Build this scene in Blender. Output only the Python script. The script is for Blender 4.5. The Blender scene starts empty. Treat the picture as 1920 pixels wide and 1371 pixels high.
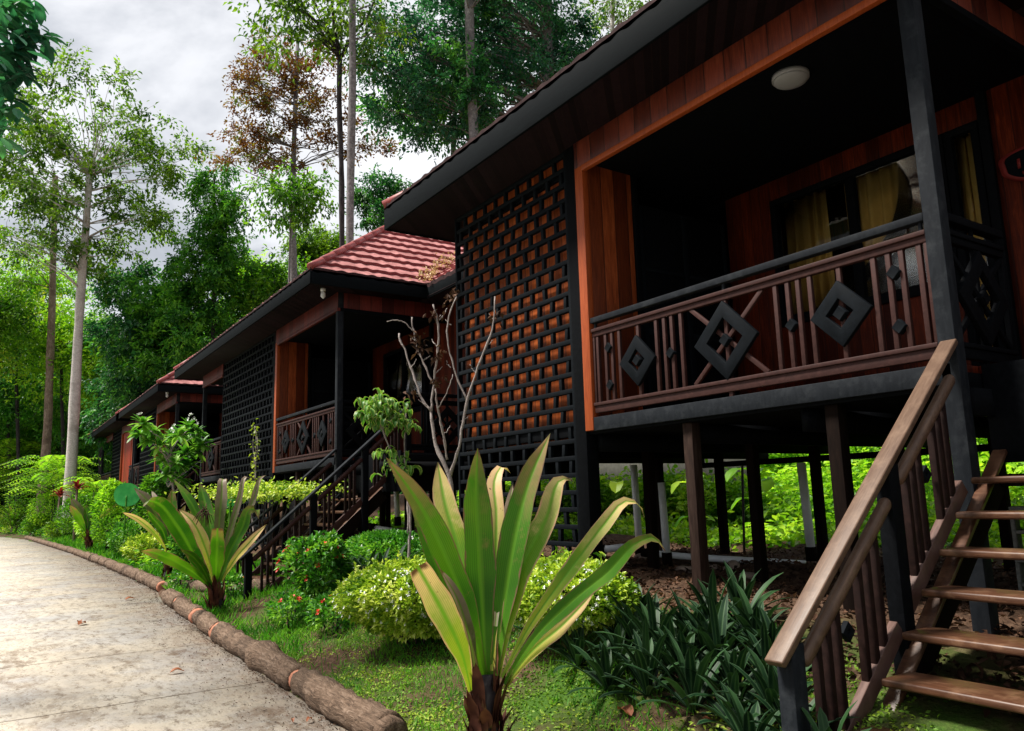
import bpy, math, random
import numpy as np
from mathutils import Vector, Matrix

RS = np.random.RandomState(7)
random.seed(7)
C = bpy.context.scene.collection
scene = bpy.context.scene

# ------------------------------------------------------------------ camera frame (metres, z up, houses run along x)
FPX, IW, IH = 1453.2, 1920.0, 1371.0
def cam_rot(yaw, pitch, roll):
    f = np.array([math.sin(yaw)*math.cos(pitch), math.cos(yaw)*math.cos(pitch), math.sin(pitch)])
    r = np.cross(f, [0, 0, 1]); r /= np.linalg.norm(r); u = np.cross(r, f)
    c, s = math.cos(roll), math.sin(roll)
    return np.array([c*r+s*u, -s*r+c*u, f])
R = cam_rot(-0.98039, 0.16706, -0.0274)
def ray(x, y): return R.T @ np.array([(x-IW/2)/FPX, (IH/2-y)/FPX, 1.0])
def at(x, y, d):
    """world point seen at photo pixel x, y, at horizontal distance d"""
    v = ray(x, y); return v*(d/math.hypot(v[0], v[1]))
def proj(P):
    v = R @ np.asarray(P, float); return IW/2+FPX*v[0]/v[2], IH/2-FPX*v[1]/v[2]

# ------------------------------------------------------------------ terrain
EDGE = np.array([(-120, -25), (-75, -4), (-58, .7), (-50, 1.8), (-33, 2.52), (-26.5, 2.68), (-20, 2.76), (-16.4, 2.74), (-15.3, 2.6), (-14.3, 2.51), (-11.6, 2.40), (-10, 2.31), (-6.8, 2.22), (-5.5, 2.19), (0, 2.1), (12, 2.0)], float)
def edge_y(x): return np.interp(x, EDGE[:, 0], EDGE[:, 1])
def sstep(t): t = np.clip(t, 0, 1); return t*t*(3-2*t)
def ground_z(x, y):
    x = np.asarray(x, float); y = np.asarray(y, float)
    e = np.minimum(edge_y(x), 3.2)
    z = -1.64 + .1*sstep((y-e+.02)/.12) + .62*sstep((y-e-.2)/2.6)
    z = z + .05*np.sin(x*1.3+.7)*np.sin(y*1.7)*sstep((y-e-.3)/1.0)
    z = z + .10*sstep((y-5.6)/1.5)*(np.sin(x*2.1+y)*np.sin(y*2.3-x*.6))*sstep((14-y)/3)
    d = np.hypot(x, y)
    z = z + 5.0*sstep((d-62)/60) + 1.2*sstep((y-13.5)/9)
    return z
def gpt(px, py):
    v = ray(px, py); lo, hi = 1.0, 160.0
    t = 1.0
    while t < 160:
        p = v*t
        if p[2] < ground_z(p[0], p[1]): break
        t += .04
    return v*t
def hdist(p): return math.hypot(p[0], p[1])

# ------------------------------------------------------------------ mesh builder
class MB:
    def __init__(s): s.v = []; s.f3 = []; s.f4 = []; s.n = 0; s.r = []; s.a = []; s.c = []; s.big = []
    def add(s, v, f3=None, f4=None, rnd=0.5, aux=0.0, acr=0.0):
        v = np.asarray(v, float).reshape(-1, 3); k = len(v)
        s.v.append(v)
        for store, val in ((s.r, rnd), (s.a, aux), (s.c, acr)):
            store.append(np.full(k, val, float) if np.isscalar(val) else np.asarray(val, float))
        if f3 is not None and len(f3): s.f3.append(np.asarray(f3, int).reshape(-1, 3)+s.n)
        if f4 is not None and len(f4): s.f4.append(np.asarray(f4, int).reshape(-1, 4)+s.n)
        s.n += k; return s
    def hexa(s, p, rnd=.5):
        return s.add(p, f4=[(0, 3, 2, 1), (4, 5, 6, 7), (0, 1, 5, 4), (1, 2, 6, 5), (2, 3, 7, 6), (3, 0, 4, 7)], rnd=rnd)
    def box(s, x0, x1, y0, y1, z0, z1, rnd=.5):
        return s.hexa([(x0, y0, z0), (x1, y0, z0), (x1, y1, z0), (x0, y1, z0), (x0, y0, z1), (x1, y0, z1), (x1, y1, z1), (x0, y1, z1)], rnd)
    def beam(s, p, q, w, h, side=None, rnd=.5):
        """bar from p to q; w along 'side', h across both"""
        p = np.asarray(p, float); q = np.asarray(q, float); d = q-p; d /= np.linalg.norm(d)
        if side is None: side = np.cross(d, [0, 0, 1])
        side = np.asarray(side, float); side = side-d*np.dot(side, d); side /= np.linalg.norm(side); up = np.cross(side, d)
        a = side*w/2; b = up*h/2
        return s.hexa([p-a-b, p+a-b, q+a-b, q-a-b, p-a+b, p+a+b, q+a+b, q-a+b], rnd)
    def tube(s, pts, rad, n=8, rnd=.5, jit=0, cap=True):
        pts = np.asarray(pts, float); m = len(pts)
        rad = np.full(m, rad, float) if np.isscalar(rad) else np.asarray(rad, float)
        t = np.gradient(pts, axis=0); t /= (np.linalg.norm(t, axis=1)[:, None]+1e-9)
        ref = np.array([0, 0, 1.0]) if abs(t[:, 2]).mean() < .8 else np.array([1.0, 0, 0])
        u = np.cross(t, ref); u /= (np.linalg.norm(u, axis=1)[:, None]+1e-9); w = np.cross(t, u)
        an = np.arange(n)*2*np.pi/n
        rr = rad[:, None]*(1+jit*RS.uniform(-1, 1, (m, n)))
        v = pts[:, None, :]+rr[..., None]*(np.cos(an)[None, :, None]*u[:, None, :]+np.sin(an)[None, :, None]*w[:, None, :])
        i = np.arange(m-1)[:, None]*n; j = np.arange(n)[None, :]; j2 = (j+1) % n
        f = np.stack([i+j, i+j2, i+n+j2, i+n+j], -1).reshape(-1, 4)
        v = v.reshape(-1, 3); f3 = None
        if cap:
            v = np.vstack([v, pts[0], pts[-1]]); c0, c1 = m*n, m*n+1
            f3 = [(c0, (k+1) % n, k) for k in range(n)]+[(c1, (m-1)*n+k, (m-1)*n+(k+1) % n) for k in range(n)]
        return s.add(v, f3=f3, f4=f, rnd=rnd)
    def leaves(s, P, D, Lh, Wd, fold=.25, rnd=None, twist=None):
        """P bases, D directions (n,3); flat rhombic leaves folded along the midrib"""
        P = np.asarray(P, float); n = len(P)
        if n == 0: return s
        D = D/(np.linalg.norm(D, axis=1)[:, None]+1e-9)
        Lh = np.full(n, Lh) if np.isscalar(Lh) else Lh; Wd = np.full(n, Wd) if np.isscalar(Wd) else Wd
        up = np.zeros((n, 3)); up[:, 2] = 1; up += RS.normal(0, .45 if twist is None else twist, (n, 3))
        sd = np.cross(D, up); sd /= (np.linalg.norm(sd, axis=1)[:, None]+1e-9); nr = np.cross(sd, D)
        mid = P+D*(Lh*.48)[:, None]
        a = mid+sd*(Wd/2)[:, None]+nr*(Wd*fold)[:, None]; b = mid-sd*(Wd/2)[:, None]+nr*(Wd*fold)[:, None]
        tip = P+D*Lh[:, None]-nr*(Lh*.10)[:, None]
        v = np.stack([P, a, tip, b], 1).reshape(-1, 3); k = np.arange(n)*4
        f = np.concatenate([np.stack([k, k+1, k+2], 1), np.stack([k, k+2, k+3], 1)])
        r = RS.rand(n) if rnd is None else rnd
        return s.add(v, f3=f, rnd=np.repeat(r, 4), aux=np.tile([0, .5, 1, .5], n), acr=np.tile([0, 1, 0, 1], n))
    def strap(s, ctrl, wmax, view=None, fold=.22, rnd=.5, nseg=18, blunt=False, peak=.5, across=None, ripple=.03, base_w=.30):
        """long strap leaf along a smooth curve through ctrl points"""
        ctrl = np.asarray(ctrl, float); pts = spline(ctrl, nseg+1); m = len(pts)
        u = np.linspace(0, 1, m)
        if blunt: w = np.where(u < peak, base_w+(1-base_w)*sstep(u/peak), 1-.35*((u-peak)/(1-peak))**3)
        else: w = np.where(u < peak, base_w+(1-base_w)*sstep(u/peak), np.clip(1-((u-peak)/(1-peak))**3.0, .02, 1))
        w = w*wmax/2*(1+.05*np.sin(u*23+rnd*9))
        t = np.gradient(pts, axis=0); t /= np.linalg.norm(t, axis=1)[:, None]
        if across is None: across = np.cross(t, np.array([0, 0, 1.0])+0*t)
        else: across = np.asarray(across, float)-t*(t @ np.asarray(across, float))[:, None]
        across /= (np.linalg.norm(across, axis=1)[:, None]+1e-9); nr = np.cross(across, t)
        cols = np.array([-1, -.6, -.13, 0, .13, .6, 1])
        lift = np.abs(cols)**1.3*fold; lift[3] = -.035
        rip = ripple*np.sin(u*17+rnd*20)
        v = pts[:, None]+across[:, None]*(w[:, None]*cols[None])[..., None]+nr[:, None]*(w[:, None]*lift[None]+wmax*rip[:, None]*np.abs(cols)[None]**2*np.sign(cols)[None])[..., None]
        k = len(cols); i = np.arange(m-1)[:, None]*k; j = np.arange(k-1)[None]
        f = np.stack([i+j, i+j+1, i+k+j+1, i+k+j], -1).reshape(-1, 4)
        return s.add(v.reshape(-1, 3), f4=f, rnd=rnd, aux=np.repeat(u, k), acr=np.tile(np.abs(cols), m))
    def build(s, name, mat, parent=None, smooth=False, bevel=0, origin=None):
        V = np.vstack(s.v)
        if origin is None:
            origin = np.array(ROOT.get(parent.name, (0, 0, 0))) if parent is not None else np.zeros(3)
        V = V-np.asarray(origin)
        me = bpy.data.meshes.new(name)
        f3 = np.vstack(s.f3) if s.f3 else np.zeros((0, 3), int); f4 = np.vstack(s.f4) if s.f4 else np.zeros((0, 4), int)
        me.vertices.add(len(V)); me.vertices.foreach_set('co', V.ravel().astype(np.float32))
        nl = f3.size+f4.size; me.loops.add(nl)
        me.loops.foreach_set('vertex_index', np.concatenate([f3.ravel(), f4.ravel()]).astype(np.int32))
        me.polygons.add(len(f3)+len(f4))
        st = np.concatenate([np.arange(len(f3))*3, f3.size+np.arange(len(f4))*4]).astype(np.int32)
        me.polygons.foreach_set('loop_start', st)
        for nm, arr in (('rnd', s.r), ('aux', s.a), ('acr', s.c)):
            at_ = me.attributes.new(nm, 'FLOAT', 'POINT'); at_.data.foreach_set('value', np.concatenate(arr).astype(np.float32))
        me.update(calc_edges=True); me.validate()
        if smooth: me.polygons.foreach_set('use_smooth', np.ones(len(me.polygons), bool))
        me.materials.append(mat)
        o = bpy.data.objects.new(name, me); C.objects.link(o)
        if parent is not None:
            o.parent = parent; ROOT[o.name] = tuple(ROOT.get(parent.name, (0, 0, 0)))
        else:
            o.location = origin; ROOT[o.name] = tuple(origin)
        if bevel:
            b = o.modifiers.new('b', 'BEVEL'); b.width = bevel; b.segments = 2; b.limit_method = 'ANGLE'; b.harden_normals = False
        return o
ROOT = {}
def spline(P, n):
    P = np.asarray(P, float)
    if len(P) == 2: P = np.array([P[0], (P[0]+P[1])/2, P[1]])
    d = np.concatenate([[0], np.cumsum(np.linalg.norm(np.diff(P, axis=0), axis=1))]); d /= d[-1]
    m = np.gradient(P, d, axis=0); u = np.linspace(0, 1, n); out = []
    for q in u:
        i = min(np.searchsorted(d, q, 'right')-1, len(P)-2); h = d[i+1]-d[i]; t = (q-d[i])/h
        out.append((2*t**3-3*t**2+1)*P[i]+(t**3-2*t**2+t)*h*m[i]+(-2*t**3+3*t**2)*P[i+1]+(t**3-t**2)*h*m[i+1])
    return np.array(out)
def tag(o, label=None, cat=None, group=None, kind=None):
    if label: o['label'] = label
    if cat: o['category'] = cat
    if group: o['group'] = group
    if kind: o['kind'] = kind
    return o
def empty(name, loc, label=None, cat=None, group=None, kind=None):
    o = bpy.data.objects.new(name, None); C.objects.link(o); o.location = loc; o.empty_display_size = .2
    ROOT[o.name] = tuple(float(q) for q in loc)
    return tag(o, label, cat, group, kind)

# ------------------------------------------------------------------ materials
def mat_new(name):
    m = bpy.data.materials.new(name); m.use_nodes = True
    nt = m.node_tree; nt.nodes.clear(); out = nt.nodes.new('ShaderNodeOutputMaterial')
    return m, nt, out
def N(nt, t, **kw):
    n = nt.nodes.new(t)
    for k, v in kw.items():
        if k.startswith('_'): setattr(n, k[1:], v)
        else: n.inputs[k.replace('__', ' ')].default_value = v
    return n
def ramp(nt, fac, stops, interp='LINEAR'):
    r = nt.nodes.new('ShaderNodeValToRGB'); r.color_ramp.interpolation = interp
    el = r.color_ramp.elements
    while len(el) > 1: el.remove(el[-1])
    el[0].position = stops[0][0]; el[0].color = (*stops[0][1], 1)
    for p, c in stops[1:]:
        e = el.new(p); e.color = (*c, 1)
    nt.links.new(fac, r.inputs['Fac']); return r.outputs['Color']
def coords(nt, scale=(1, 1, 1), kind='Object'):
    tc = nt.nodes.new('ShaderNodeTexCoord'); mp = nt.nodes.new('ShaderNodeMapping')
    mp.inputs['Scale'].default_value = scale; nt.links.new(tc.outputs[kind], mp.inputs['Vector']); return mp.outputs['Vector']
def noise(nt, vec, scale, detail=6, rough=.6, dist=0):
    n = N(nt, 'ShaderNodeTexNoise', Scale=scale, Detail=detail, Roughness=rough, Distortion=dist)
    nt.links.new(vec, n.inputs['Vector']); return n.outputs['Fac']
def mth(nt, op, a, b=None):
    n = nt.nodes.new('ShaderNodeMath'); n.operation = op
    for i, q in enumerate((a, b)):
        if q is None: continue
        if isinstance(q, (int, float)): n.inputs[i].default_value = q
        else: nt.links.new(q, n.inputs[i])
    return n.outputs[0]
def mixc(nt, fac, a, b, mode='MIX'):
    n = nt.nodes.new('ShaderNodeMix'); n.data_type = 'RGBA'; n.blend_type = mode
    for idx, q in ((0, fac), (6, a), (7, b)):
        if isinstance(q, (int, float)): n.inputs[idx].default_value = q
        elif isinstance(q, tuple): n.inputs[idx].default_value = (*q, 1)
        else: nt.links.new(q, n.inputs[idx])
    return n.outputs[2]
def bsdf(nt, out, col, rough=.6, spec=.4, bump=None, bstr=.3, bdist=.01):
    b = nt.nodes.new('ShaderNodeBsdfPrincipled')
    if isinstance(col, tuple): b.inputs['Base Color'].default_value = (*col, 1)
    else: nt.links.new(col, b.inputs['Base Color'])
    if isinstance(rough, (int, float)): b.inputs['Roughness'].default_value = rough
    else: nt.links.new(rough, b.inputs['Roughness'])
    b.inputs['Specular IOR Level'].default_value = spec
    if bump is not None:
        bm = N(nt, 'ShaderNodeBump', Strength=bstr, Distance=bdist); nt.links.new(bump, bm.inputs['Height']); nt.links.new(bm.outputs[0], b.inputs['Normal'])
    nt.links.new(b.outputs[0], out.inputs['Surface']); return b
def wood(name, c0, c1, c2, board=0, rough=.5, spec=.4, grain=(18, 18, 1.4), wear=None, bstr=.25):
    """timber with grain; board>0 lays vertical boards of that width along x+y"""
    m, nt, out = mat_new(name)
    g = noise(nt, coords(nt, grain), 3.0, 8, .65, .6)
    col = ramp(nt, g, [(.25, c0), (.5, c1), (.78, c2)])
    big = noise(nt, coords(nt), 1.1, 4)
    col = mixc(nt, mth(nt, 'MULTIPLY', big, .55), col, c0)
    hgt = mth(nt, 'MULTIPLY', g, .35)
    if board:
        tc = nt.nodes.new('ShaderNodeTexCoord'); sp = nt.nodes.new('ShaderNodeSeparateXYZ'); nt.links.new(tc.outputs['Object'], sp.inputs[0])
        u = mth(nt, 'DIVIDE', mth(nt, 'ADD', sp.outputs[0], sp.outputs[1]), board)
        fl = mth(nt, 'FLOOR', u); fr = mth(nt, 'FRACT', u)
        wn = nt.nodes.new('ShaderNodeTexWhiteNoise'); wn.noise_dimensions = '1D'; nt.links.new(fl, wn.inputs['W'])
        tint = ramp(nt, wn.outputs['Value'], [(0, (.42, .38, .38)), (.35, (.8, .78, .78)), (.7, (1.0, 1.0, 1.0)), (1, (1.35, 1.35, 1.3))])
        col = mixc(nt, 1.0, col, tint, 'MULTIPLY')
        sk = noise(nt, coords(nt, (5, 5, .35)), 2.2, 5, .7); col = mixc(nt, mth(nt, 'MULTIPLY', ramp(nt, sk, [(.5, (0, 0, 0)), (.68, (1, 1, 1))]), .55), col, mixc(nt, 1.0, col, (.38, .33, .32), 'MULTIPLY'))
        edge = mth(nt, 'MINIMUM', fr, mth(nt, 'SUBTRACT', 1.0, fr))
        e = nt.nodes.new('ShaderNodeMapRange'); e.inputs['From Min'].default_value = 0; e.inputs['From Max'].default_value = .05; nt.links.new(edge, e.inputs['Value'])
        gr = e.outputs['Result']
        col = mixc(nt, gr, (.012, .005, .004), col)
        hgt = mth(nt, 'ADD', hgt, mth(nt, 'MULTIPLY', gr, 1.5))
    if wear:
        wv = noise(nt, coords(nt, (1, 1, 1)), 7, 8, .7)
        wm = ramp(nt, wv, [(.50, (0, 0, 0)), (.72, (1, 1, 1))])
        col = mixc(nt, wm, col, wear)
    rr = nt.nodes.new('ShaderNodeMapRange'); rr.inputs['To Min'].default_value = rough-.1; rr.inputs['To Max'].default_value = rough+.2; nt.links.new(g, rr.inputs['Value'])
    bsdf(nt, out, col, rr.outputs['Result'], spec, hgt, bstr, .006)
    return m
def leafmat(name, stops, trans=.35, rough=.45, spec=.35, clump=.6, aux=None, edge=None, stripe=None, tcol=1.25):
    """foliage: tint by leaf and by clump; light passes through the blade"""
    m, nt, out = mat_new(name)
    a = nt.nodes.new('ShaderNodeAttribute'); a.attribute_name = 'rnd'
    cl = noise(nt, coords(nt), clump, 2, .5)
    f = mth(nt, 'ADD', mth(nt, 'MULTIPLY', a.outputs['Fac'], .55), mth(nt, 'MULTIPLY', mth(nt, 'SUBTRACT', cl, .5), 2.2))
    f = mth(nt, 'ADD', f, .22)
    col = ramp(nt, f, stops)
    if aux:
        b = nt.nodes.new('ShaderNodeAttribute'); b.attribute_name = 'aux'
        nz = noise(nt, coords(nt, (3, 3, 3)), 2.0, 3)
        af = mth(nt, 'ADD', b.outputs['Fac'], mth(nt, 'MULTIPLY', mth(nt, 'SUBTRACT', nz, .5), .5))
        af = mth(nt, 'ADD', af, mth(nt, 'MULTIPLY', mth(nt, 'SUBTRACT', a.outputs['Fac'], .5), .35))
        col = mixc(nt, ramp(nt, af, [(aux[0], (0, 0, 0)), (aux[1], (1, 1, 1))]), col, aux[2])
    if aux:
        spn = ramp(nt, noise(nt, coords(nt), 42, 4, .65), [(.66, (0, 0, 0)), (.70, (.8, .8, .8))]); col = mixc(nt, spn, col, (.13, .075, .03))
        blot = ramp(nt, noise(nt, coords(nt, (1, 1, 1)), 7, 5, .7), [(.58, (0, 0, 0)), (.72, (.5, .5, .5))]); col = mixc(nt, blot, col, aux[2])
        tipf = mth(nt, 'ADD', b.outputs['Fac'], mth(nt, 'MULTIPLY', mth(nt, 'SUBTRACT', nz, .5), .12)); col = mixc(nt, ramp(nt, tipf, [(.955, (0, 0, 0)), (.985, (1, 1, 1))]), col, (.12, .06, .03))
    if edge or stripe:
        c = nt.nodes.new('ShaderNodeAttribute'); c.attribute_name = 'acr'
        vn = mth(nt, 'SINE', mth(nt, 'MULTIPLY', c.outputs['Fac'], 46.0)); vs_ = nt.nodes.new('ShaderNodeMapRange'); vs_.inputs['From Min'].default_value = -1; vs_.inputs['To Min'].default_value = .80; vs_.inputs['To Max'].default_value = 1.1; nt.links.new(vn, vs_.inputs['Value'])
        cb = nt.nodes.new('ShaderNodeCombineColor'); [nt.links.new(vs_.outputs['Result'], cb.inputs[q]) for q in range(3)]; col = mixc(nt, 1.0, col, cb.outputs[0], 'MULTIPLY')
        if edge:
            ef = mth(nt, 'ADD', c.outputs['Fac'], mth(nt, 'MULTIPLY', mth(nt, 'SUBTRACT', noise(nt, coords(nt), 9, 3), .5), .5))
            col = mixc(nt, ramp(nt, ef, [(edge[0], (0, 0, 0)), (edge[1], (1, 1, 1))]), col, edge[2])
        if stripe: col = mixc(nt, ramp(nt, c.outputs['Fac'], [(.0, (1, 1, 1)), (.16, (.5, .5, .5)), (.26, (0, 0, 0))]), col, stripe)
    p = nt.nodes.new('ShaderNodeBsdfPrincipled'); nt.links.new(col, p.inputs['Base Color']); p.inputs['Roughness'].default_value = rough; p.inputs['Specular IOR Level'].default_value = spec
    t = nt.nodes.new('ShaderNodeBsdfTranslucent'); tcn = mixc(nt, 1.0, col, (tcol*1.05, tcol*1.1, tcol*.6), 'MULTIPLY'); nt.links.new(tcn, t.inputs['Color'])
    mx = nt.nodes.new('ShaderNodeMixShader'); mx.inputs[0].default_value = trans
    nt.links.new(p.outputs[0], mx.inputs[1]); nt.links.new(t.outputs[0], mx.inputs[2]); nt.links.new(mx.outputs[0], out.inputs['Surface'])
    return m
def bark(name, c0, c1, c2, sc=(6, 6, 1.5), bstr=.6):
    m, nt, out = mat_new(name)
    n1 = noise(nt, coords(nt, sc), 2.2, 8, .7, .8); n2 = noise(nt, coords(nt), 1.6, 5, .6)
    col = ramp(nt, n1, [(.3, c0), (.52, c1), (.72, c2)])
    col = mixc(nt, ramp(nt, n2, [(.5, (0, 0, 0)), (.66, (.75, .75, .75))]), col, c0)
    bsdf(nt, out, col, .85, .2, n1, bstr, .03); return m
def plain(name, col, rough=.5, spec=.4, var=.25, sc=8, bstr=.15):
    m, nt, out = mat_new(name); n = noise(nt, coords(nt), sc, 6, .6)
    d = tuple(q*(1-var) for q in col); b = tuple(min(1, q*(1+var)) for q in col)
    bsdf(nt, out, ramp(nt, n, [(.3, d), (.7, b)]), rough, spec, n, bstr, .01); return m

M = {}
M['black'] = wood('black_timber', (.0015, .0018, .0024), (.003, .0035, .0046), (.007, .008, .010), rough=.65, spec=.04, grain=(10, 10, 10))
M['lattice'] = wood('lattice_timber', (.002, .003, .0043), (.0038, .0054, .0076), (.0075, .0105, .0145), rough=.65, spec=.07, grain=(10, 10, 10))
M['post'] = wood('porch_post_timber', (.0065, .008, .0105), (.011, .013, .0165), (.019, .022, .027), rough=.62, spec=.08, grain=(10, 10, 2), wear=(.024, .027, .031))
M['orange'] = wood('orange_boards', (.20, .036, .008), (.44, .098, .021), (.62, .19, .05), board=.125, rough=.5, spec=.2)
M['valance'] = wood('valance_boards', (.06, .012, .008), (.145, .027, .014), (.26, .058, .025), board=.235, rough=.4, spec=.3)
M['redwall'] = wood('red_stained_boards', (.22, .022, .005), (.42, .042, .009), (.56, .08, .018), board=.125, rough=.5, spec=.2)
M['sidewall'] = wood('porch_side_boards', (.10, .02, .006), (.28, .058, .015), (.44, .115, .033), board=.19, rough=.42, spec=.2)
M['valance_far'] = wood('maroon_valance_boards', (.05, .008, .007), (.11, .018, .014), (.19, .036, .026), board=.235, rough=.5, spec=.2)
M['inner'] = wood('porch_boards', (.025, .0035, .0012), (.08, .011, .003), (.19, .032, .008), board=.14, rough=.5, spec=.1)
M['trim'] = wood('orange_trim', (.17, .03, .008), (.34, .066, .015), (.46, .11, .028), rough=.45, spec=.25)
M['brown'] = wood('brown_rail_paint', (.022, .008, .007), (.040, .0145, .012), (.066, .026, .022), rough=.58, spec=.18, grain=(7, 7, 7))
M['soffit'] = wood('soffit_boards', (.005, .0022, .003), (.0095, .004, .005), (.016, .007, .008), board=.11, rough=.7, spec=.05)
M['fascia'] = wood('fascia_board', (.002, .003, .004), (.0038, .0054, .0068), (.0075, .0105, .012), rough=.7, spec=.04, grain=(2, 14, 14))
M['stairrail'] = wood('stair_rail_timber', (.055, .028, .017), (.105, .06, .037), (.17, .105, .068), rough=.45, spec=.35, grain=(40, 2.5, 2.5), wear=(.15, .093, .06))
M['tread'] = wood('stair_tread_timber', (.03, .011, .006), (.075, .030, .014), (.15, .068, .033), rough=.36, spec=.4, grain=(1.5, 16, 16), wear=(.16, .085, .047))
M['kick'] = wood('stair_lower_board', (.05, .026, .021), (.10, .054, .043), (.16, .095, .078), rough=.5, spec=.25, grain=(14, 3, 3))
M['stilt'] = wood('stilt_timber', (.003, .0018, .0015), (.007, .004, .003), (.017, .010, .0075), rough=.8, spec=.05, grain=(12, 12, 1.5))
M['grey'] = plain('haze_grey', (.20, .20, .17), .8, .2)
M['pvc'] = plain('white_pipe', (.74, .76, .78), .4, .4, .12, 5)
M['lamp'] = plain('lamp_diffuser', (.26, .26, .285), .45, .3, .06, 5)
M['white'] = plain('white_paint', (.55, .55, .58), .45, .4, .08, 5)
M['block'] = plain('cinder_block_concrete', (.13, .13, .12), .9, .2, .35, 30, .5)
M['tile'] = bark('red_roof_tile', (.20, .075, .07), (.37, .155, .15), (.46, .225, .215), (2.5, 2.5, 2.5), .15)
M['tile_lip'] = plain('shaded_tile_lip', (.20, .05, .052), .7, .15, .3, 8)  # shadow line under each tile row, painted as darker red lip faces
M['tile_edge'] = plain('dark_tile_edge', (.035, .018, .019), .85, .1, .5, 12)  # eave edge, darker than the tiles above
M['ridge'] = plain('ridge_tile', (.26, .06, .058), .5, .3, .2, 6)
M['curtain'] = plain('gold_curtain', (.46, .295, .085), .8, .1, .18, 4)
M['curtain_grey'] = plain('grey_curtain', (.25, .22, .17), .8, .1, .2, 4)
M['redsign'] = plain('red_sign_paint', (.13, .012, .010), .55, .2, .3, 9)
M['terracotta'] = plain('cut_log_end', (.34, .145, .09), .85, .15, .45, 14, .5)
M['twig'] = bark('bare_twig', (.16, .13, .12), (.30, .255, .24), (.42, .38, .36), (14, 14, 9), .8)
M['log'] = bark('log_bark', (.035, .022, .014), (.15, .098, .066), (.30, .22, .165), (2.2, 16, 16), 1.0)
M['bark_pale'] = bark('pale_bark', (.28, .25, .23), (.50, .46, .44), (.68, .65, .63), (5, 5, 9), .4)
M['bark_brown'] = bark('brown_bark', (.10, .065, .05), (.24, .17, .135), (.38, .30, .25), (6, 6, 2), .5)
M['bark_grey'] = bark('grey_bark', (.08, .075, .08), (.19, .175, .18), (.36, .34, .35), (5, 5, 4), .5)
M['bark_dark'] = bark('dark_bark', (.015, .012, .015), (.04, .034, .036), (.09, .08, .08), (6, 6, 2), .5)
G = lambda *a: a
M['lf_mid'] = leafmat('mid_green_leaves', [(0, (.012, .07, .005)), (.45, (.065, .20, .010)), (1, (.22, .42, .025))], .5, clump=.95)
M['lf_olive'] = leafmat('olive_green_leaves', [(0, (.015, .06, .004)), (.45, (.07, .165, .008)), (1, (.23, .38, .025))], .5, clump=.95)
M['lf_bright'] = leafmat('bright_green_leaves', [(0, (.05, .18, .006)), (.45, (.20, .44, .016)), (1, (.46, .66, .05))], .5, clump=.95)
M['lf_dark'] = leafmat('dark_green_leaves', [(0, (.006, .05, .022)), (.5, (.026, .13, .04)), (1, (.11, .30, .045))], .45, clump=.95)
M['lf_teal'] = leafmat('deep_teal_leaves', [(0, (.006, .05, .034)), (.5, (.022, .125, .065)), (1, (.07, .26, .085))], .42, clump=.95)
M['lf_cone'] = leafmat('glossy_green_leaves', [(0, (.008, .07, .012)), (.45, (.045, .20, .018)), (1, (.18, .44, .035))], .45, clump=.95)
M['lf_rust'] = leafmat('rust_brown_leaves', [(0, (.035, .014, .006)), (.4, (.14, .045, .010)), (.7, (.20, .11, .015)), (1, (.12, .22, .03))], .4, clump=.95)
M['lf_yellow'] = leafmat('yellow_green_leaves', [(0, (.10, .16, .015)), (.5, (.26, .34, .03)), (1, (.5, .5, .08))], .4)
M['lf_bush'] = leafmat('clipped_bush_leaves', [(0, (.04, .13, .008)), (.4, (.20, .34, .02)), (.8, (.55, .66, .08)), (1, (.75, .78, .3))], .35, clump=4)
M['lf_bushg'] = leafmat('green_bush_leaves', [(0, (.012, .08, .006)), (.5, (.06, .23, .018)), (1, (.24, .46, .04))], .35, clump=3)
M['lf_rhoeo'] = leafmat('dark_striped_leaves', [(0, (.002, .010, .004)), (.5, (.007, .028, .010)), (1, (.032, .085, .024))], .1, .5, .16, clump=3, stripe=(.03, .07, .024), edge=(.75, 1.1, (.05, .095, .045)))
M['lf_crinum'] = leafmat('crinum_green_leaves', [(0, (.014, .085, .002)), (.5, (.052, .175, .004)), (1, (.15, .285, .012))], .32, .5, .25, clump=1.6, aux=(.75, 1.4, (.25, .17, .06)), edge=(.88, 1.25, (.16, .09, .05)), stripe=(.09, .235, .010))
M['lf_cream'] = leafmat('crinum_pale_leaves', [(0, (.12, .27, .012)), (.5, (.36, .43, .035)), (1, (.64, .54, .10))], .32, .5, .28, clump=1.2, aux=(.45, 1.1, (.74, .50, .26)), edge=(.82, 1.25, (.55, .33, .2)), stripe=(.12, .30, .015))
M['lf_purple'] = leafmat('crinum_purple_leaves', [(0, (.07, .10, .02)), (.5, (.12, .115, .045)), (1, (.22, .165, .11))], .25, .5, .3, clump=1.0, aux=(.5, 1.1, (.30, .21, .18)), stripe=(.11, .20, .02))
M['lf_red'] = leafmat('red_leaves', [(0, (.10, .01, .01)), (.5, (.22, .025, .02)), (1, (.30, .06, .03))], .3)
M['petal'] = plain('white_petals', (.80, .80, .78), .6, .2, .06)
M['stair_dark'] = wood('stair_baluster_timber', (.006, .0025, .002), (.014, .0055, .0045), (.03, .013, .0105), rough=.6, spec=.12, grain=(7, 7, 7))
M['stilt_lit'] = wood('lit_stilt_timber', (.009, .005, .004), (.028, .015, .011), (.065, .042, .033), rough=.75, spec=.1, grain=(12, 12, 1.5))  # paler copy of the stilt timber, the light on it put into the colour
M['redpetal'] = plain('red_petals', (.50, .03, .018), .5, .3, .3)
M['grass'] = leafmat('grass_blades', [(0, (.02, .11, .006)), (.45, (.06, .25, .014)), (1, (.20, .40, .035))], .4, .5, .2, clump=1.4)
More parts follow.
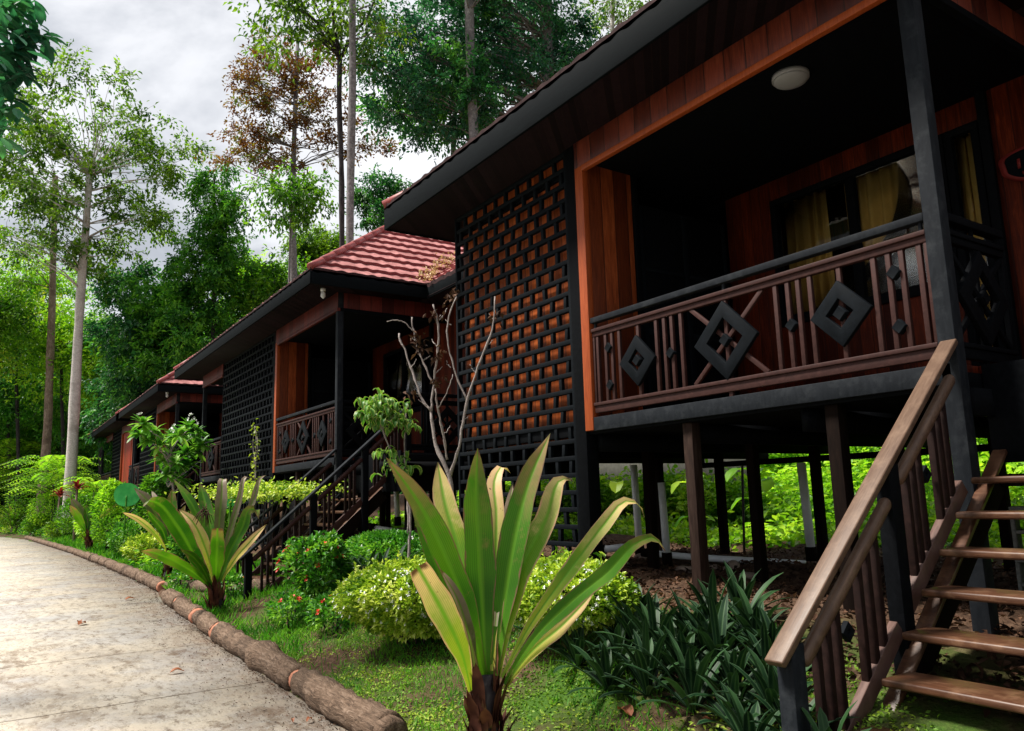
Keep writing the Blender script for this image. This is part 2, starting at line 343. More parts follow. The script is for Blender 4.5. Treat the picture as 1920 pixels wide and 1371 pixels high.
M['creeper'] = leafmat('lawn_creeper', [(0, (.05, .13, .008)), (.5, (.13, .25, .02)), (1, (.32, .41, .05))], .3, .5, .2, clump=1.6)
M['dead'] = leafmat('dead_leaves', [(0, (.016, .008, .005)), (.5, (.05, .024, .014)), (1, (.15, .08, .05))], .1, .75, .12, clump=3)
M['deadred'] = leafmat('fallen_red_leaves', [(0, (.16, .05, .02)), (1, (.36, .13, .06))], .15, .6, .3, clump=3)

def ground_mat():
    m, nt, out = mat_new('garden_soil')
    n1 = noise(nt, coords(nt), .9, 6, .65); n2 = noise(nt, coords(nt), 14, 8, .7); n3 = noise(nt, coords(nt), 60, 4, .7)
    soil = ramp(nt, n2, [(.3, (.03, .017, .011)), (.55, (.085, .05, .032)), (.75, (.17, .11, .075))])
    moss = ramp(nt, n3, [(.3, (.022, .06, .008)), (.7, (.07, .14, .02))])
    col = mixc(nt, ramp(nt, n1, [(.44, (0, 0, 0)), (.6, (1, 1, 1))]), soil, moss)
    # leafy earth under the houses
    sp = nt.nodes.new('ShaderNodeSeparateXYZ'); tc = nt.nodes.new('ShaderNodeTexCoord'); nt.links.new(tc.outputs['Object'], sp.inputs[0])
    under = nt.nodes.new('ShaderNodeMapRange'); under.inputs['From Min'].default_value = 4.4; under.inputs['From Max'].default_value = 5.1; nt.links.new(sp.outputs[1], under.inputs['Value'])
    col = mixc(nt, under.outputs['Result'], col, soil)
    bsdf(nt, out, col, .95, .1, n2, .9, .04); return m
def path_mat():
    m, nt, out = mat_new('path_concrete')
    v = coords(nt)
    a = noise(nt, v, .55, 8, .62); b = noise(nt, coords(nt, (.7, 1.4, 1)), 4.0, 12, .74); c = noise(nt, coords(nt, (.8, 1.5, 1)), 1.6, 14, .78); d = noise(nt, v, 55, 5, .7); f = noise(nt, v, .9, 5, .6)
    col = ramp(nt, a, [(.34, (.38, .345, .305)), (.46, (.57, .50, .405)), (.58, (.59, .54, .465)), (.7, (.63, .61, .59))])
    col = mixc(nt, ramp(nt, f, [(.46, (0, 0, 0)), (.60, (.7, .7, .7))]), col, (.42, .41, .41))
    col = mixc(nt, ramp(nt, b, [(.36, (.75, .75, .75)), (.50, (0, 0, 0))]), col, (.29, .245, .20))
    st = ramp(nt, c, [(.545, (0, 0, 0)), (.575, (.45, .45, .45)), (.66, (1, 1, 1))])
    msk = ramp(nt, noise(nt, coords(nt, (1, 1, 1)), .75, 3, .5), [(.40, (.25, .25, .25)), (.56, (1, 1, 1))])
    col = mixc(nt, mth(nt, 'MULTIPLY', mth(nt, 'MULTIPLY', st, msk), .9), col, (.15, .095, .055))
    g1 = noise(nt, coords(nt, (.7, 1.5, 1)), 8, 12, .8); col = mixc(nt, mth(nt, 'MULTIPLY', ramp(nt, g1, [(.53, (0, 0, 0)), (.60, (1, 1, 1))]), .75), col, (.19, .145, .105))
    g2 = noise(nt, v, 26, 6, .75); col = mixc(nt, mth(nt, 'MULTIPLY', ramp(nt, g2, [(.58, (0, 0, 0)), (.64, (1, 1, 1))]), .7), col, (.155, .115, .08))
    g3 = noise(nt, v, 15, 6, .7); col = mixc(nt, mth(nt, 'MULTIPLY', ramp(nt, g3, [(.56, (0, 0, 0)), (.66, (1, 1, 1))]), .5), col, (.56, .55, .53))
    sp = nt.nodes.new('ShaderNodeSeparateXYZ'); tc = nt.nodes.new('ShaderNodeTexCoord'); nt.links.new(tc.outputs['Object'], sp.inputs[0])
    # dirt washed along the log border
    e2 = nt.nodes.new('ShaderNodeMapRange'); e2.inputs['From Min'].default_value = 1.55; e2.inputs['From Max'].default_value = 2.35; nt.links.new(mth(nt, 'ADD', sp.outputs[1], mth(nt, 'MULTIPLY', mth(nt, 'SUBTRACT', b, .5), 1.6)), e2.inputs['Value'])
    col = mixc(nt, mth(nt, 'MULTIPLY', mth(nt, 'MULTIPLY', e2.outputs['Result'], ramp(nt, b, [(.42, (.1, .1, .1)), (.56, (1, 1, 1))])), .55), col, (.21, .125, .075))
    spk = ramp(nt, d, [(.64, (0, 0, 0)), (.70, (1, 1, 1))]); col = mixc(nt, mth(nt, 'MULTIPLY', spk, .5), col, (.16, .12, .09))
    vo = nt.nodes.new('ShaderNodeTexVoronoi'); vo.feature = 'DISTANCE_TO_EDGE'; vo.inputs['Scale'].default_value = .42
    wv = nt.nodes.new('ShaderNodeVectorMath'); wv.operation = 'ADD'; nz_ = N(nt, 'ShaderNodeTexNoise', Scale=1.6, Detail=8.0, Roughness=.65); nt.links.new(v, nz_.inputs['Vector']); nt.links.new(nz_.outputs['Color'], wv.inputs[1]); nt.links.new(v, wv.inputs[0]); nt.links.new(wv.outputs[0], vo.inputs['Vector'])
    ck = mth(nt, 'MULTIPLY', mth(nt, 'LESS_THAN', vo.outputs['Distance'], .0035), mth(nt, 'GREATER_THAN', a, .50)); col = mixc(nt, mth(nt, 'MULTIPLY', ck, .7), col, (.13, .10, .075))
    # straight control joints
    u = mth(nt, 'ADD', mth(nt, 'MULTIPLY', sp.outputs[0], 1.0), mth(nt, 'MULTIPLY', mth(nt, 'SUBTRACT', noise(nt, v, 3, 3), .5), .06))
    fr = mth(nt, 'FRACT', mth(nt, 'DIVIDE', mth(nt, 'ADD', u, 100.55), 2.45)); jl = mth(nt, 'LESS_THAN', fr, .010)
    col = mixc(nt, mth(nt, 'MULTIPLY', jl, .8), col, (.10, .075, .05))
    h = mth(nt, 'ADD', mth(nt, 'MULTIPLY', b, 1.0), mth(nt, 'MULTIPLY', jl, -1.5))
    bsdf(nt, out, col, .85, .2, h, .35, .02); return m
def pane_mat():
    m, nt, out = mat_new('dark_window_glass')
    g = N(nt, 'ShaderNodeBsdfGlossy', Roughness=.03); g.inputs['Color'].default_value = (.9, .9, .9, 1)
    t = nt.nodes.new('ShaderNodeBsdfTransparent'); t.inputs['Color'].default_value = (.93, .93, .91, 1)
    fr = N(nt, 'ShaderNodeFresnel', IOR=1.28); mx = nt.nodes.new('ShaderNodeMixShader')
    nt.links.new(fr.outputs[0], mx.inputs[0]); nt.links.new(t.outputs[0], mx.inputs[1]); nt.links.new(g.outputs[0], mx.inputs[2]); nt.links.new(mx.outputs[0], out.inputs['Surface']); return m
M['ground'] = ground_mat(); M['path'] = path_mat(); M['pane'] = pane_mat()

# ------------------------------------------------------------------ setting
def build_ground():
    xs = np.concatenate([np.linspace(-400, -70, 34)[:-1], np.linspace(-70, -22, 100)[:-1], np.linspace(-22, 6, 281)[:-1], np.linspace(6, 200, 24)])
    ys = np.concatenate([np.linspace(-220, -8, 24)[:-1], np.linspace(-8, 2, 34)[:-1], np.linspace(2, 9, 141)[:-1], np.linspace(9, 30, 60)[:-1], np.linspace(30, 320, 30)])
    X, Y = np.meshgrid(xs, ys, indexing='ij'); Z = ground_z(X, Y)
    rough = (RS.rand(*X.shape)-.5)*.03*((X > -22) & (Y > 2) & (Y < 12)); rough[Y > 5] *= 2.4
    n, k = X.shape; V = np.stack([X, Y, Z+rough], -1).reshape(-1, 3)
    i = np.arange(n-1)[:, None]*k; j = np.arange(k-1)[None]
    f = np.stack([i+j, i+k+j, i+k+j+1, i+j+1], -1).reshape(-1, 4)
    o = MB().add(V, f4=f).build('ground', M['ground'], smooth=True); tag(o, kind='structure')
    # concrete path as a thin slab with a real edge
    xs = np.concatenate([np.linspace(-118, -30, 60)[:-1], np.linspace(-30, 12, 120)]); e = edge_y(xs)
    e = np.where(xs < -14, e, e); w = 7.0
    top = -1.6
    a = np.stack([xs, e+.05, np.full_like(xs, top)], 1); b = np.stack([xs, e-w, np.full_like(xs, top)], 1)
    a2 = a-[0, 0, .12]; b2 = b-[0, 0, .12]; m = len(xs)
    V = np.vstack([a, b, a2, b2]); q = np.arange(m-1)
    f = np.concatenate([np.stack([q, q+m, q+m+1, q+1], 1)[:, ::-1], np.stack([q, q+1, q+2*m+1, q+2*m], 1)[:, ::-1], np.stack([q+m, q+3*m, q+3*m+1, q+m+1], 1)[:, ::-1]])
    o = MB().add(V, f4=f).build('path', M['path']); tag(o, kind='structure')
build_ground()

# ------------------------------------------------------------------ bungalows
DECK, SOF, CEIL = .79, 3.88, 3.60
YF, YB, YR = 5.2, 7.5, 9.6
def zig(z, x, y): return float(ground_z(x, y))
def frame_diamond(mb, cx, cz, y, rx, rz, ix, iz, th):
    o = [(cx-rx, cz), (cx, cz+rz), (cx+rx, cz), (cx, cz-rz)]; i = [(cx-ix, cz), (cx, cz+iz), (cx+ix, cz), (cx, cz-iz)]
    V = [(p[0], y, p[1]) for p in o]+[(p[0], y-.006, p[1]) for p in i]+[(p[0], y+th, p[1]) for p in o]+[(p[0], y+th, p[1]) for p in i]
    f = []
    for k in range(4):
        l = (k+1) % 4
        f += [(k, l, 4+l, 4+k), (8+l, 8+k, 12+k, 12+l), (l, k, 8+k, 8+l), (4+k, 4+l, 12+l, 12+k)]
    mb.add(V, f4=f)
def stud(mb, cx, cz, y, r, rz=None, th=.05):
    rz = rz or r
    b = [(cx-r, y+th, cz), (cx, y+th, cz+rz), (cx+r, y+th, cz), (cx, y+th, cz-rz)]
    a = [(cx-r, y+.012, cz), (cx, y+.012, cz+rz), (cx+r, y+.012, cz), (cx, y+.012, cz-rz)]
    t = [(cx-r*.75, y, cz), (cx, y, cz+rz*.75), (cx+r*.75, y, cz), (cx, y, cz-rz*.75)]
    f = []
    for u in (0, 4):
        for k in range(4):
            l = (k+1) % 4; f.append((u+k, u+l, u+4+l, u+4+k))
    f.append((8, 11, 10, 9)); mb.add(b+a+t, f4=[q[::-1] for q in f])
def balustrade(par, x1, x0, y, along='x', name='balustrade'):
    """carved balustrade between x0 < x1; design measured over 3.66 m and repeated about its centre; 'y' turns it into the porch side"""
    L = x1-x0; c = (x0+x1)/2
    rail, subs = MB(), []
    def piece(name, m):
        q = MB(); subs.append((name, m, q)); return q
    zt, zb = (1.642, 1.725), (.832, .938)
    hand = piece('handrail', 'post'); hand.box(x0, x1, y-.03, y+.045, 1.788, 1.846)
    for q in (x0+.04, c, x1-.04): hand.box(q-.012, q+.012, y-.005, y+.02, 1.72, 1.79)
    rail.box(x0, x1, y-.028, y+.05, 1.690, 1.725); rail.box(x0, x1, y-.012, y+.034, 1.640, 1.690)
    rail.box(x0, x1, y-.030, y+.05, .905, .938); rail.box(x0, x1, y-.014, y+.036, .832, .905)
    rail.box(c-.02, c+.02, y, y+.03, DECK, .832); rail.box(x0, x0+.03, y-.008, y+.03, .938, 1.640); rail.box(x1-.03, x1, y-.008, y+.03, .938, 1.640)
    half = L/2; s = half/1.83
    offs = [.54, .66, .76, .87, 1.13, 1.415, 1.53, 1.63, 1.76]
    if half < 1.2: offs = [.45, .55, .65, 1.0] if half > .9 else [.40, .50]; s = 1
    for q in [c]+[c+sg*o*s for o in offs for sg in (-1, 1) if o*s <= half-.03]: piece('baluster', 'brown').box(q-.019, q+.019, y-.005, y+.028, .938, 1.640)
    for sg in (-1, 1): piece('cross_brace', 'brown').beam((c-sg*.40, y+.012, .94), (c+sg*.40, y+.012, 1.64), .03, .04, side=(0, 1, 0))
    dm = lambda q, a, i: (frame_diamond(piece('diamond_ornament', 'lattice'), q, 1.28, y-.035, a, a, i, i, .04), stud(piece('diamond_stud', 'lattice'), q, 1.28, y-.045, .062))
    dm(c, .35, .20)
    for sg in (-1, 1):
        if 1.13*s+.25 < half:
            dm(c+sg*1.13*s, .255, .115)
            for o, zz in ((.68, 1.28), (1.57, 1.485), (1.57, 1.095)): stud(piece('diamond_stud', 'lattice'), c+sg*o*s, zz, y-.03, .057)
    if along == 'y':   # turned: local x becomes depth behind the front post
        for mb in [rail]+[q[2] for q in subs]:
            mb.v = [np.stack([par['xside']+(v[:, 1]-y)*-1.0, v[:, 0], v[:, 2]], 1) for v in mb.v]
    b = rail.build(name, M['brown'] if along == 'x' else M['black'], par['root'], bevel=.004)  # side runs all black: their shade is put into the colour
    for nm, m, q in subs: q.build(nm, M[m] if along == 'x' else M['black'], b, bevel=.004)
    return b
def lattice(root, x0, x1, y, z0, z1, holes=True, gap=None):
    mb = MB(); W = x1-x0
    mb.box(x0, x0+.045, y, y+.07, z0, z1); mb.box(x1-.045, x1, y, y+.07, z0, z1)
    pz = .1825; rows = int((z1-z0)/pz); nc = max(4, round(W/.254)); px = W/nc
    for r in range(rows+1):
        zz = z1-r*pz
        if zz < z0: break
        mb.box(x0+.045, x1-.045, y+.004, y+.056, zz-.050, zz, rnd=RS.rand())
        for k in range(nc+1):
            q = x0+(k+(.5 if r % 2 else 0))*px
            if q < x0+.06 or q > x1-.06: continue
            if r == gap and k == nc-1: continue
            zb = max(z0, zz-pz)
            q += RS.normal(0, .004); lean = RS.normal(0, .004); zt_ = zz-.050
            mb.hexa([(q-.025-lean, y+.009, zb), (q+.025-lean, y+.009, zb), (q+.025-lean, y+.052, zb), (q-.025-lean, y+.052, zb), (q-.025+lean, y+.009, zt_), (q+.025+lean, y+.009, zt_), (q+.025+lean, y+.052, zt_), (q-.025+lean, y+.052, zt_)])
    return mb.build('lattice_screen', M['lattice'], root, bevel=.003)
def wavy_curtain(root, x0, x1, y, z0, z1, mat, parent):
    n = int((x1-x0)/.012); u = np.linspace(0, 1, n); zz = np.linspace(z0, z1, 8)
    ph = RS.rand()*6; X = x0+(x1-x0)*u
    V = []
    for k, z in enumerate(zz):
        amp = .035*(1-.3*k/7); V.append(np.stack([X+.01*np.sin(u*31+ph+k*.2), y+amp*np.sin(u*(x1-x0)*2*np.pi/.13+ph+.25*np.sin(k*.6))+.012*np.sin(u*40), np.full(n, z)], 1))
    V = np.vstack(V); i = np.arange(7)[:, None]*n; j = np.arange(n-1)[None]
    f = np.stack([i+j, i+j+1, i+n+j+1, i+n+j], -1).reshape(-1, 4)
    return MB().add(V, f4=f).build('curtain', mat, parent, smooth=True)
def window(root, x0, x1, z0, z1, y, cur, mat):
    f = MB(); w = .07
    f.box(x0, x1, y-.03, y+.05, z0-.11, z0); f.box(x0, x1, y-.03, y+.05, z1, z1+w); f.box(x0, x0+w, y-.03, y+.05, z0, z1); f.box(x1-w, x1, y-.03, y+.05, z0, z1)
    xm = (x0+x1)/2
    if x1-x0 > 1.1: f.box(xm-.05, xm+.05, y-.02, y+.05, z0, z1)
    wd = f.build('window', M['black'], root, bevel=.004)
    MB().box(x0+w, x1-w, y+.055, y+.061, z0, z1).build('pane', M['pane'], wd)
    for a, b in cur: wavy_curtain(root, a, b, y+.115, z0-.02, z1+.02, mat, wd)
    return wd
def roof(root, rects, detail, z0, pitch=.8):
    """tiled hip roof: the highest of one hip per rectangle (x0,x1,y0,y1)"""
    st = detail; X0 = min(r[0] for r in rects); X1 = max(r[1] for r in rects); Y0 = min(r[2] for r in rects); Y1 = max(r[3] for r in rects)
    nx = int(round((X1-X0)/st)); ny = int(round((Y1-Y0)/st))
    xs = np.linspace(X0, X1, nx+1); ys = np.linspace(Y0, Y1, ny+1); X, Y = np.meshgrid(xs, ys, indexing='ij')
    best = np.full(X.shape, -1.0); U = np.zeros_like(X); K = np.zeros(X.shape, int)
    for r in rects:
        d4 = np.stack([X-r[0], r[1]-X, Y-r[2], r[3]-Y]); d = d4.min(0); k = d4.argmin(0)
        u = np.where(k < 2, Y, X); sel = d > best; K = np.where(sel, k, K); best = np.where(sel, d, best); U = np.where(sel, u, U)
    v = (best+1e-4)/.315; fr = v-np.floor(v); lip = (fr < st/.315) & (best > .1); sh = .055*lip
    X = X+np.where(K == 0, -sh, np.where(K == 1, sh, 0)); Y = Y+np.where(K == 2, -sh, np.where(K == 3, sh, 0)); best = best-pitch*sh
    Z = z0+pitch*best+.068*(1-fr)+.0075*np.cos(U*2*np.pi/.30)+.005*np.sin(U*31+np.floor(v)*7)
    inside = best > -1e-6
    idx = np.arange(X.size).reshape(X.shape); ok = inside[:-1, :-1] & inside[1:, :-1] & inside[:-1, 1:] & inside[1:, 1:]
    f = np.stack([idx[:-1, :-1], idx[1:, :-1], idx[1:, 1:], idx[:-1, 1:]], -1)[ok]
    V = np.stack([X, Y, Z], -1).reshape(-1, 3)
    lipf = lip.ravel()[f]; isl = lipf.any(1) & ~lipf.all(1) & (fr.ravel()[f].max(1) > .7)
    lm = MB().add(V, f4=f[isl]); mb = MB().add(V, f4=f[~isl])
    eg = MB()    # skirt at the eaves
    for r in rects:
        for side in range(4):
            t = np.arange(0, (r[3]-r[2] if side < 2 else r[1]-r[0]), st)
            P = [np.stack([np.full_like(t, r[0]), r[2]+t], 1), np.stack([np.full_like(t, r[1]), r[2]+t], 1), np.stack([r[0]+t, np.full_like(t, r[2])], 1), np.stack([r[0]+t, np.full_like(t, r[3])], 1)][side]
            un = np.ones(len(t), bool)
            for q in rects:
                if q is not r: un &= ~((P[:, 0] > q[0]) & (P[:, 0] < q[1]) & (P[:, 1] > q[2]) & (P[:, 1] < q[3]))
            uu = P[:, 1] if side < 2 else P[:, 0]
            top = z0+.068+.010*np.cos(uu*2*np.pi/.30)+.005*np.sin(uu*31); m = len(t)
            if m < 2: continue
            Vs = np.vstack([np.column_stack([P, top]), np.column_stack([P, top-.08])]); k = np.arange(m-1); kk = un[:-1] & un[1:]
            fs = np.stack([k, k+1, k+1+m, k+m], 1)[kk]; eg.add(Vs, f4=fs)
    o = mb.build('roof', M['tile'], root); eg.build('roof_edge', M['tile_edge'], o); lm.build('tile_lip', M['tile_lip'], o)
    cap = MB()
    for r in rects:
        h = min(r[1]-r[0], r[3]-r[2])/2
        for cx, cy, sx, sy in ((r[0], r[2], 1, 1), (r[1], r[2], -1, 1), (r[0], r[3], 1, -1), (r[1], r[3], -1, -1)):
            if any(q is not r and q[0]-.05 < cx < q[1]+.05 and q[2]-.05 < cy < q[3]+.05 for q in rects): continue
            p = np.array([cx, cy, z0+.02]); q = np.array([cx+sx*h, cy+sy*h, z0+pitch*h+.02]); nseg = max(2, int(h/.32))
            for k in range(nseg):
                a = p+(q-p)*(k/nseg); b = p+(q-p)*((k+1.12)/nseg)
                cap.tube([a+[0, 0, .058], (a+b)/2+[0, 0, .052], b+[0, 0, .046]], [.068, .067, .066], n=12)
        w2, h2 = r[1]-r[0], r[3]-r[2]
        if w2 > h2: a, b = (r[0]+h, (r[2]+r[3])/2), (r[1]-h, (r[2]+r[3])/2)
        else: a, b = ((r[0]+r[1])/2, r[2]+h), ((r[0]+r[1])/2, r[3]-h)
        zt = z0+pitch*h+.03; cap.tube([(a[0], a[1], zt), (b[0], b[1], zt)], .1, n=10)
    cap.build('ridge_tile', M['ridge'], o, smooth=True)
    return o
def staircase(root, xl, xr, y_bot=3.18, z_bot=-.86, g0=-1.62, near=True):
    """steps descending from the landing towards the path; handrail line passes z=.94 at the porch front"""
    sl = .874; P0 = .94-sl*YF
    hz = lambda y: P0+sl*y
    st = MB()
    for s in (xl+.055, xr-.055):
        st.beam((s, 5.52, hz(5.52)-1.12), (s, 3.38, hz(3.38)-1.12), .05, .20, side=(1, 0, 0))
    st.box(xl+.08, xr-.08, 5.44, 5.50, hz(5.47)-1.20, hz(5.47)-1.12)
    a = st.build('staircase', M['stilt'], root, bevel=.004)
    for s in (xl+.075, xr-.075): MB().beam((s, 5.51, hz(5.51)-1.005), (s, 3.36, hz(3.36)-1.005), .085, .03, side=(1, 0, 0)).build('stringer_cap', M['tread'], a, bevel=.005)
    y = 5.98-3*.2315; z = DECK-.14-3*.2035
    k = 0
    while z > g0+.12:
        t = MB(); t.box(xl+.085, xr-.085, y-.235, y+.04, z-.042, z)
        t.build('tread', M['tread'], a, bevel=.012)
        y -= .2315; z -= .2035; k += 1
    for s in (xl, xr):
        h = MB(); h.beam((s, 5.18 if s == xl else 5.95, hz(5.18 if s == xl else 5.95)), (s, y_bot, hz(y_bot)), .108, .04, side=(1, 0, 0)); h.build('handrail', M['stairrail'] if near else M['post'], a, bevel=.008)
        ends = (3.30, 4.29, 5.16) if s == xl else (3.30, 4.29, 5.16, 5.95)
        for q in ends:
            if s == xl and q > 5: continue
            MB().box(s-.047, s+.047, q-.05, q+.05, min(zig(0, s, q)-.05, hz(q)-1.1), hz(q)-.02).build('newel_post', M['black'] if q > 3.5 or not near else M['post'], a, bevel=.005)
        for ya, yb in zip(ends[:-1], ends[1:]):
            ya += .055; yb -= .055
            MB().beam((s+.02, ya, hz(ya)-.175), (s+.02, yb, hz(yb)-.175), .065, .075, side=(1, 0, 0)).build('grip_rail', M['stairrail'] if near else M['brown'], a, bevel=.03)
            MB().beam((s, ya, hz(ya)-.87), (s, yb, hz(yb)-.87), .05, .10, side=(1, 0, 0)).build('toe_rail', M['kick'] if near else M['brown'], a, bevel=.005)
            for o in (.17, .27, .37, .63, .73, .83):
                q = ya+(yb-ya)*o
                MB().box(s-.022, s+.022, q-.019, q+.019, hz(q)-.85, hz(q)-.19).build('baluster', M['stair_dark'], a, bevel=.005)
            q = ya+(yb-ya)*.5
            dd = MB(); frame_diamond(dd, 0, 0, 0, .055, .055, .02, .02, .03)
            dd.v = [np.stack([s-.03+v[:, 1], q+v[:, 0], hz(q)-.46+v[:, 2]], 1) for v in dd.v]
            dd.build('diamond_ornament', M['lattice'], a, bevel=.002)
    return a

def bungalow(X0, label, lat_w, left_porch=0, right='porch', detail=.05, wing=2.2, stairs=True, open_end=False, closed=False):
    """X0: the porch corner post; the house runs to the left of it"""
    r = empty('bungalow', (X0, YF, -1.0), label, 'bungalow', 'timber stilt bungalows in a row')
    pw = 3.66; xa = X0-pw; xb = xa-.31; xc = xb-lat_w; xe = xc-left_porch
    par = dict(root=r, xside=X0)
    B = lambda name, mat, boxes, bev=.004, parent=None: _boxes(name, mat, boxes, bev, parent or r)
    # floor, decks, ceiling
    B('floor', M['black'], [(xe, X0+.02, YF+.03, YR, .62, .735), (X0+.02, X0+wing, 5.56, YR, .62, .735)])
    B('deck', M['inner'], [(xa, X0, YF+.05, YB, .737, DECK), (X0+.002, X0+1.45, 5.56, YB, .737, DECK)] + ([(xe, xc, YF+.05, YB, .737, DECK)] if left_porch else []))
    B('deck_beam', M['post'], [(xa-.02, X0+.005, YF-.012, YF+.05, .648, .788)] + ([(xe, xc, YF-.012, YF+.05, .648, .788)] if left_porch else []))
    B('landing_skirt', M['black'], [(X0+.03, X0+wing, 5.535, 5.558, .13, .79), (X0+1.46, X0+1.49, 5.56, YB, .13, .79)])  # landing edge, carried down as a black sheet for the dark below
    B('joist', M['black'], [(q, q+.07, YF+.1, YR-.05, .44, .62) for q in np.arange(xe+.3, X0+wing-.3, 1.25)], 0)
    B('floor_beam', M['black'], [(xe+.2, X0+wing, YR-.2, YR-.08, .36, .44), (xb+2.6, X0+wing, YR-.18, YR-.1, .44, .62)])
    B('ceiling', M['black'], [(xe+.04, X0-.002, YF+.06, YB-.002, CEIL+.02, CEIL+.08), (xe+.04, X0+wing-.07, YB+.065, YR-.065, CEIL+.02, CEIL+.08)])
    # walls
    B('wall', M['sidewall'], [(xa-.06, xa-.005, YF+.06, 5.9, DECK, CEIL+.02)])
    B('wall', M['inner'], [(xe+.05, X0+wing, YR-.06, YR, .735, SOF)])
    B('wall', M['orange'], [(X0+wing-.06, X0+wing, YB+.06, YR-.06, .735, SOF), (xc-.0 if left_porch else xc+.005, (xc if left_porch else xc+.005)+.06, YF+.3, YR-.06, .735, SOF)])
    if lat_w > 0:
        B('lattice_wall', M['orange'] if X0 > -5 else M['black'], [(xc+.05, xb+.17, YF+.105, YF+.155, .56, SOF)])
    xw = xa+.68
    wall = [(xa, xw, YB, YB+.06, DECK, CEIL+.02), (xw, X0-.95, YB, YB+.06, DECK, 1.86), (xw, X0-.95, YB, YB+.06, 3.36, CEIL+.02),
            (X0-.62, X0+wing-.06, YB, YB+.06, DECK, SOF), (X0-.95, X0-.62, YB, YB+.06, 3.36, CEIL+.02)]
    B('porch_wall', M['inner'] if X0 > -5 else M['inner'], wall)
    B('trim_post', M['black'], [(X0-.60, X0-.52, YB-.06, YB, DECK, SOF), (xa-.005, xa+.03, 5.9, 5.97, DECK, CEIL)])
    # door in the porch side wall, windows with curtains
    d = B('door', M['black'], [(xa-.06, xa-.02, 5.98, 7.48, DECK, 3.3)], .004)
    B('door_rail', M['lattice'], [(xa-.02, xa-.004, 6.0, 6.06, DECK, 3.28), (xa-.02, xa-.004, 6.70, 6.78, DECK, 3.28), (xa-.02, xa-.004, 7.40, 7.46, DECK, 3.28), (xa-.02, xa-.006, 6.06, 6.70, 1.75, 1.83), (xa-.02, xa-.006, 6.78, 7.40, 1.75, 1.83), (xa-.02, xa-.006, 6.06, 6.70, 2.5, 2.55), (xa-.02, xa-.006, 6.78, 7.40, 2.5, 2.55)], .003, d)
    cm = M['curtain'] if X0 > -5 else M['curtain_grey']
    if X0 > -5: cur = [(xw+.08, xw+.66), (xw+.86, X0-1.03)]
    else: cur = [(xw+.5, xw+.75), (xw+1.35, xw+1.75)]
    window(r, xw, X0-.95, 1.95, 3.30, YB, cur, cm)
    window(r, X0-.94, X0-.62, DECK+.12, 3.30, YB, [(X0-.9, X0-.66)], cm)
    # frame timbers
    g = lambda x, y: zig(0, x, y)-.12
    B('porch_post', M['post'], [(X0-.06, X0+.055, YF-.012, YF+.10, g(X0, YF), SOF)])
    B('screen_post', M['black'], [(xb+.0, xb+.175, YF-.008, YF+.15, g(xb, YF), SOF)])
    B('trim_board', M['trim'], [(xb+.178, xb+.31, YF-.02, YF+.06, .655, CEIL-.02)])
    if lat_w > 0: lattice(r, xc, xb-.002, YF, -.97, SOF, gap=5)
    B('valance', M['valance'] if X0 > -5 else M['valance_far'], [(xb+.178, X0+.05, YF-.02, YF+.02, CEIL-.02, SOF)] + [(X0+.012, X0+.052, YF+.02, YB, CEIL-.02, SOF)] + ([(xe-.03, xc, YF-.02, YF+.02, CEIL-.02, SOF)] if left_porch else []))
    B('valance_trim', M['trim'] if X0 > -5 else M['valance_far'], [(xb+.31, X0+.06, YF-.032, YF+.03, CEIL-.085, CEIL-.022)] + ([(xe-.04, xc, YF-.032, YF+.03, CEIL-.085, CEIL-.022)] if left_porch else []))
    B('valance_trim', M['black'], [(X0-.0, X0+.062, YF+.032, YB, CEIL-.085, CEIL-.022)])  # side trim goes black, the dim light there put into its colour
    if not closed: balustrade(par, X0-.062, xa+.01, YF+.02)
    else: balustrade(par, X0-.062, X0-1.0, YF+.02)
    balustrade(par, 6.13, YF+.11, YF+.02, along='y', name='balustrade')
    # landing rail on the far side of the stairs
    par2 = dict(root=r, xside=X0+1.42); balustrade(par2, YB-.02, 5.99, YF+.02, along='y', name='balustrade')
    if left_porch:
        B('porch_post', M['post'], [(xe, xe+.11, YF-.012, YF+.10, g(xe, YF), SOF)])
        balustrade(par, xc-.01, xe+.115, YF+.02)
        if open_end:
            B('porch_post', M['post'], [(xe, xe+.11, YB-.1, YB, g(xe, YF), SOF)])
        else: B('porch_wall', M['inner'], [(xe+.1, xc, YB, YB+.06, DECK, SOF)])
    if closed: B('board_wall', M['redwall'], [(xa, X0-1.05, YF+.06, YF+.11, .5, CEIL), (X0-.85, X0-.06, YF+.06, YF+.11, 1.7, CEIL)])
    # soffit, fascia, roof
    fx0, fx1, wy = xe-.84, X0+.46, 6.85
    fh = .32 if X0 > -5 else .25; yb_ = YR+2.4; rects = [(fx0, fx1, 4.5, yb_), (X0-3.0, X0+wing+.5, wy, yb_)]
    B('soffit', M['soffit'], [(fx0+.03, fx1-.03, 4.53, wy, SOF+.002, SOF+.03), (fx0+.03, X0+wing+.47, wy, yb_-.03, SOF+.002, SOF+.03)], 0)
    B('fascia', M['fascia'], [(fx0, fx1, 4.5, 4.53, SOF-.02, SOF+fh), (fx0, fx0+.03, 4.532, yb_, SOF-.02, SOF+fh), (fx1-.03, fx1, 4.532, wy, SOF-.02, SOF+fh), (fx1-.03, X0+wing+.5, wy+.002, wy+.032, SOF-.02, SOF+fh), (X0+wing+.47, X0+wing+.5, wy+.034, yb_, SOF-.02, SOF+fh)], .006)
    roof(r, rects, detail, SOF+fh-.035, .60 if X0 > -5 else .76)
    # stilts, each its own post
    gx = [X0-.95, X0-2.43, xb+.09] if stairs else [X0-2.43, xb+.09]
